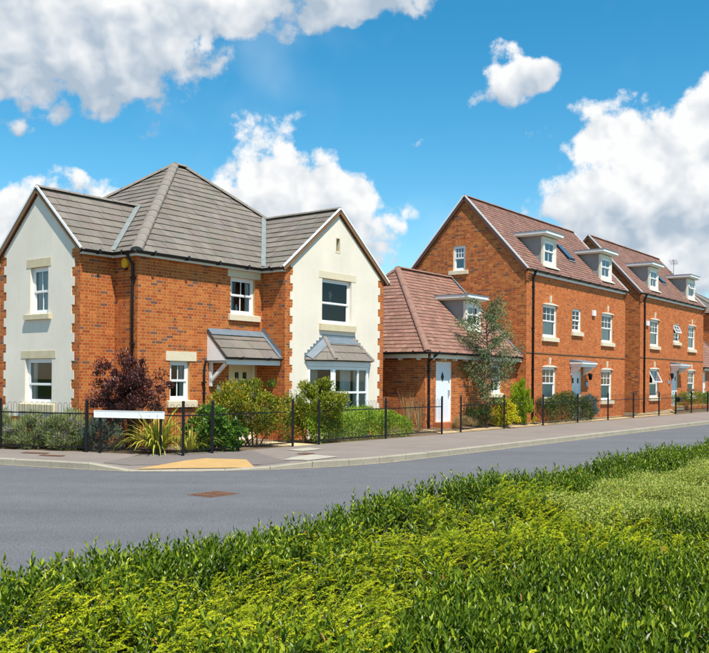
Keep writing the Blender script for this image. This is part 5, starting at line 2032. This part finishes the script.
def vnoise(s, n, sc, seed):
    rg = np.random.default_rng(seed)
    g_ = rg.random((64, 64))
    x, y = s / sc + 20, n / sc + 20
    xi, yi = np.floor(x).astype(int), np.floor(y).astype(int)
    fx, fy = x - xi, y - yi
    fx, fy = fx * fx * (3 - 2 * fx), fy * fy * (3 - 2 * fy)
    gg = lambda a, b: g_[a % 64, b % 64]
    return (gg(xi, yi) * (1 - fx) + gg(xi + 1, yi) * fx) * (1 - fy) + (gg(xi, yi + 1) * (1 - fx) + gg(xi + 1, yi + 1) * fx) * fy


def hedge_h(s, n):
    h = .565 + .16 * (vnoise(s, n, .9, 1) - .5) + .10 * (vnoise(s, n, .35, 2) - .5)
    edge = np.clip((n + 4.72) / .35, 0, 1)
    return h * np.sqrt(edge) + .10


RUa, RNa = np.array(RU), np.array(RN)


def to_world(s, n, z):
    return s[:, None] * RUa + n[:, None] * RNa + np.stack([np.zeros_like(z), np.zeros_like(z), z], 1)


def scatter(density, seed, smin=-1.5, smax=19.0, nmin=-4.68, nmax=2.4):
    rg = np.random.default_rng(seed)
    N_ = int((smax - smin) * (nmax - nmin) * density)
    s = smin + (smax - smin) * rg.random(N_)
    n = nmin + (nmax - nmin) * rg.random(N_)
    w = to_world(s, n, np.zeros(N_))
    vis = (w[:, 1] > 1.9) & (np.abs(w[:, 0]) < .42 * w[:, 1] + 2.0)
    far = w[:, 1]
    inview = np.abs(w[:, 0]) < .42 * w[:, 1] + .4
    keep = vis & (rg.random(N_) < np.clip(7.0 / np.maximum(far, 1), .30, 1.0) * np.where(inview, 1.0, .5))
    return s[keep], n[keep], rg


# added dark core sheet that closes the hedge below its leaves
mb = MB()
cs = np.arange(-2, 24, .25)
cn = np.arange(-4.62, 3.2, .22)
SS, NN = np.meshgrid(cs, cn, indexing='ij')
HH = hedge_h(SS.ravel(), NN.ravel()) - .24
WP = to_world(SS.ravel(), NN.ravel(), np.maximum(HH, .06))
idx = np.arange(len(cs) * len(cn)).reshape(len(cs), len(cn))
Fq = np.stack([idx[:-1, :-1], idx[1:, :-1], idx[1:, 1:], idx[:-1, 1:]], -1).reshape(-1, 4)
surf('hedge_core', (0.030, 0.026, 0.012), 0.95, 0.4, 14, bump=.8, bscale=50, spec=.1, fine=.4, fscale=40)
core = np_obj('hedge_core', WP, Fq, 'hedge_core')
tag(core, 'added dark core sheet inside the near hedge', 'twigs', kind='stuff')

# glossy upright evergreen
s, n, rg = scatter(600, 101)
dark = ~in_poly(s, n, GOLD) & ~in_poly(s, n, VAR)
ed = (vnoise(s, n, .30, 5) - .5) * .5
dark = ~in_poly(s + ed, n + ed, GOLD) & ~in_poly(s - ed * .9, n + ed * .9, VAR)
hole = np.hypot(s - 4.35, n + 1.5) < .15 + .08 * np.sin(7 * np.arctan2(n + 1.5, s - 4.35))
mixin = in_poly(s, n, GOLD) & (rg.random(len(s)) < .12)
sel = (dark | mixin) & ~hole
s, n = s[sel], n[sel]
ht = hedge_h(s, n)
N_ = len(s)
per = 16
top = ht + .05 + .10 * rg.random(N_) ** 2 + np.where(n < -4.1, .07 * rg.random(N_), 0)
base = to_world(s, n, np.maximum(top - .30, .05))
tilt = rg.normal(0, .22, (N_, 2))
ax = unit(np.stack([tilt[:, 0], tilt[:, 1], np.ones(N_)], 1))
length = (top - np.maximum(top - .30, .05))
j = np.tile(np.arange(per), N_)
i = np.repeat(np.arange(N_), per)
fr = .25 + .75 * (j / (per - 1))
phi = j * 2.4 + np.repeat(rg.random(N_) * 6.28, per)
P = base[i] + ax[i] * (length[i] * fr)[:, None]
rad = np.stack([np.cos(phi), np.sin(phi), np.zeros(len(phi))], 1)
open_ = .85 - .62 * fr ** 2 + rg.normal(0, .15, len(fr))
D = ax[i] * .9 + rad * open_[:, None] + rg.normal(0, .12, P.shape)
L = (.048 - .013 * fr ** 3) * (.7 + .6 * rg.random(len(fr)))
tone = .14 + .58 * fr ** 2 + rg.normal(0, .13, len(fr)) + np.repeat(rg.normal(0, .10, N_), per)  # yellower tips; low leaves darkened to imitate shade between the shoots
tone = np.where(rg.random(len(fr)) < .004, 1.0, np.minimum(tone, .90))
P += rad * .004
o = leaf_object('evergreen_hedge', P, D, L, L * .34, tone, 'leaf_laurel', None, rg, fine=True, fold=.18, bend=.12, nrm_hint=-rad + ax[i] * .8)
tag(o, 'dense hedge of upright glossy dark green leaves in the foreground', 'hedge', kind='stuff')

# golden arching sprays
s, n, rg = scatter(330, 102)
ed = (vnoise(s, n, .30, 5) - .5) * .5
sel = in_poly(s + ed, n + ed, GOLD) | (in_poly(s, n, VAR) & (rg.random(len(s)) < .28)) | (rg.random(len(s)) < .04)
s, n = s[sel], n[sel]
ht = hedge_h(s, n)
N_ = len(s)
per = 56
az_ = rg.normal(0, .55, N_) + R(28) + np.where(rg.random(N_) < .22, math.pi, 0)
Ls = .20 + .28 * rg.random(N_) ** 1.5
el0 = .45 + .65 * rg.random(N_)
start = to_world(s, n, ht - .15 + .10 * rg.random(N_) + .22 * (vnoise(s, n, .30, 9) - .5))
i = np.repeat(np.arange(N_), per)
j = np.tile(np.arange(per), N_)
fr = (j // 2) / (per / 2 - 1)
hd = np.stack([np.cos(az_), np.sin(az_), np.zeros(N_)], 1)
al = Ls[i] * fr
zc_ = al * np.sin(el0[i]) - 1.35 * al ** 2 * (.6 + .8 * np.repeat(rg.random(N_), per))
P = start[i] + hd[i] * (al * np.cos(el0[i]))[:, None]
P[:, 2] += zc_
sd_ = np.stack([-hd[:, 1], hd[:, 0], np.zeros(N_)], 1)[i] * np.where(j % 2, 1, -1)[:, None]
D = sd_ * .9 + hd[i] * .7 + rg.normal(0, .22, P.shape) + np.array([0, 0, .25])
L = .0155 * (.7 + .6 * rg.random(len(fr)))
tone = .30 + .48 * fr + rg.normal(0, .08, len(fr)) + np.repeat(rg.normal(0, .14, N_), per)  # tips coloured paler and bases darker, imitating lit tops over unlit depths
o = leaf_object('golden_hedge', P, D, L, L * .55, tone, 'leaf_gold', None, rg, fold=.15, nrm_hint=np.array([0, 0, 1.0]))
tag(o, 'yellow-green arching fine-leaved shrub running through the foreground hedge', 'shrub', kind='stuff')

# bare twigs that carry the sprays
i1 = np.arange(N_)
tw_d = hd * np.cos(el0)[:, None] + np.stack([np.zeros(N_), np.zeros(N_), np.sin(el0) - .45 * Ls], 1)
kt = rg.random(N_) < .14
o = leaf_object('hedge_twigs', (start - np.array([0, 0, .02]))[kt], tw_d[kt], Ls[kt] * .95, .0035, .2 + .6 * rg.random(kt.sum()), 'leaf_twig', None, rg, fold=.3)
tag(o, 'thin brown twigs among the yellow-green foreground sprays', 'twigs', kind='stuff')

# pale small-leaved cover
s, n, rg = scatter(2600, 103, 6, 15, -4, -1.9)
ed = (vnoise(s, n, .30, 5) - .5) * .5
sel = in_poly(s - ed * .9, n + ed * .9, VAR) & (rg.random(len(s)) < .85)
s, n = s[sel], n[sel]
ht = hedge_h(s, n) + .05
per = 8
i = np.repeat(np.arange(len(s)), per)
P = to_world(s, n, ht)[i] + rg.normal(0, .03, (len(i), 3))
D = rg.normal(0, .7, P.shape) + np.array([0, 0, .5])
tone = .55 + rg.normal(0, .2, len(i))
o = leaf_object('variegated_shrub', P, D, .020 * (.7 + .6 * rg.random(len(i))), .013, tone, 'leaf_varieg', None, rg, fold=.1, nrm_hint=np.array([0, 0, 1.0]))
tag(o, 'pale mottled small-leaved patch on top of the foreground hedge at right', 'shrub', kind='stuff')
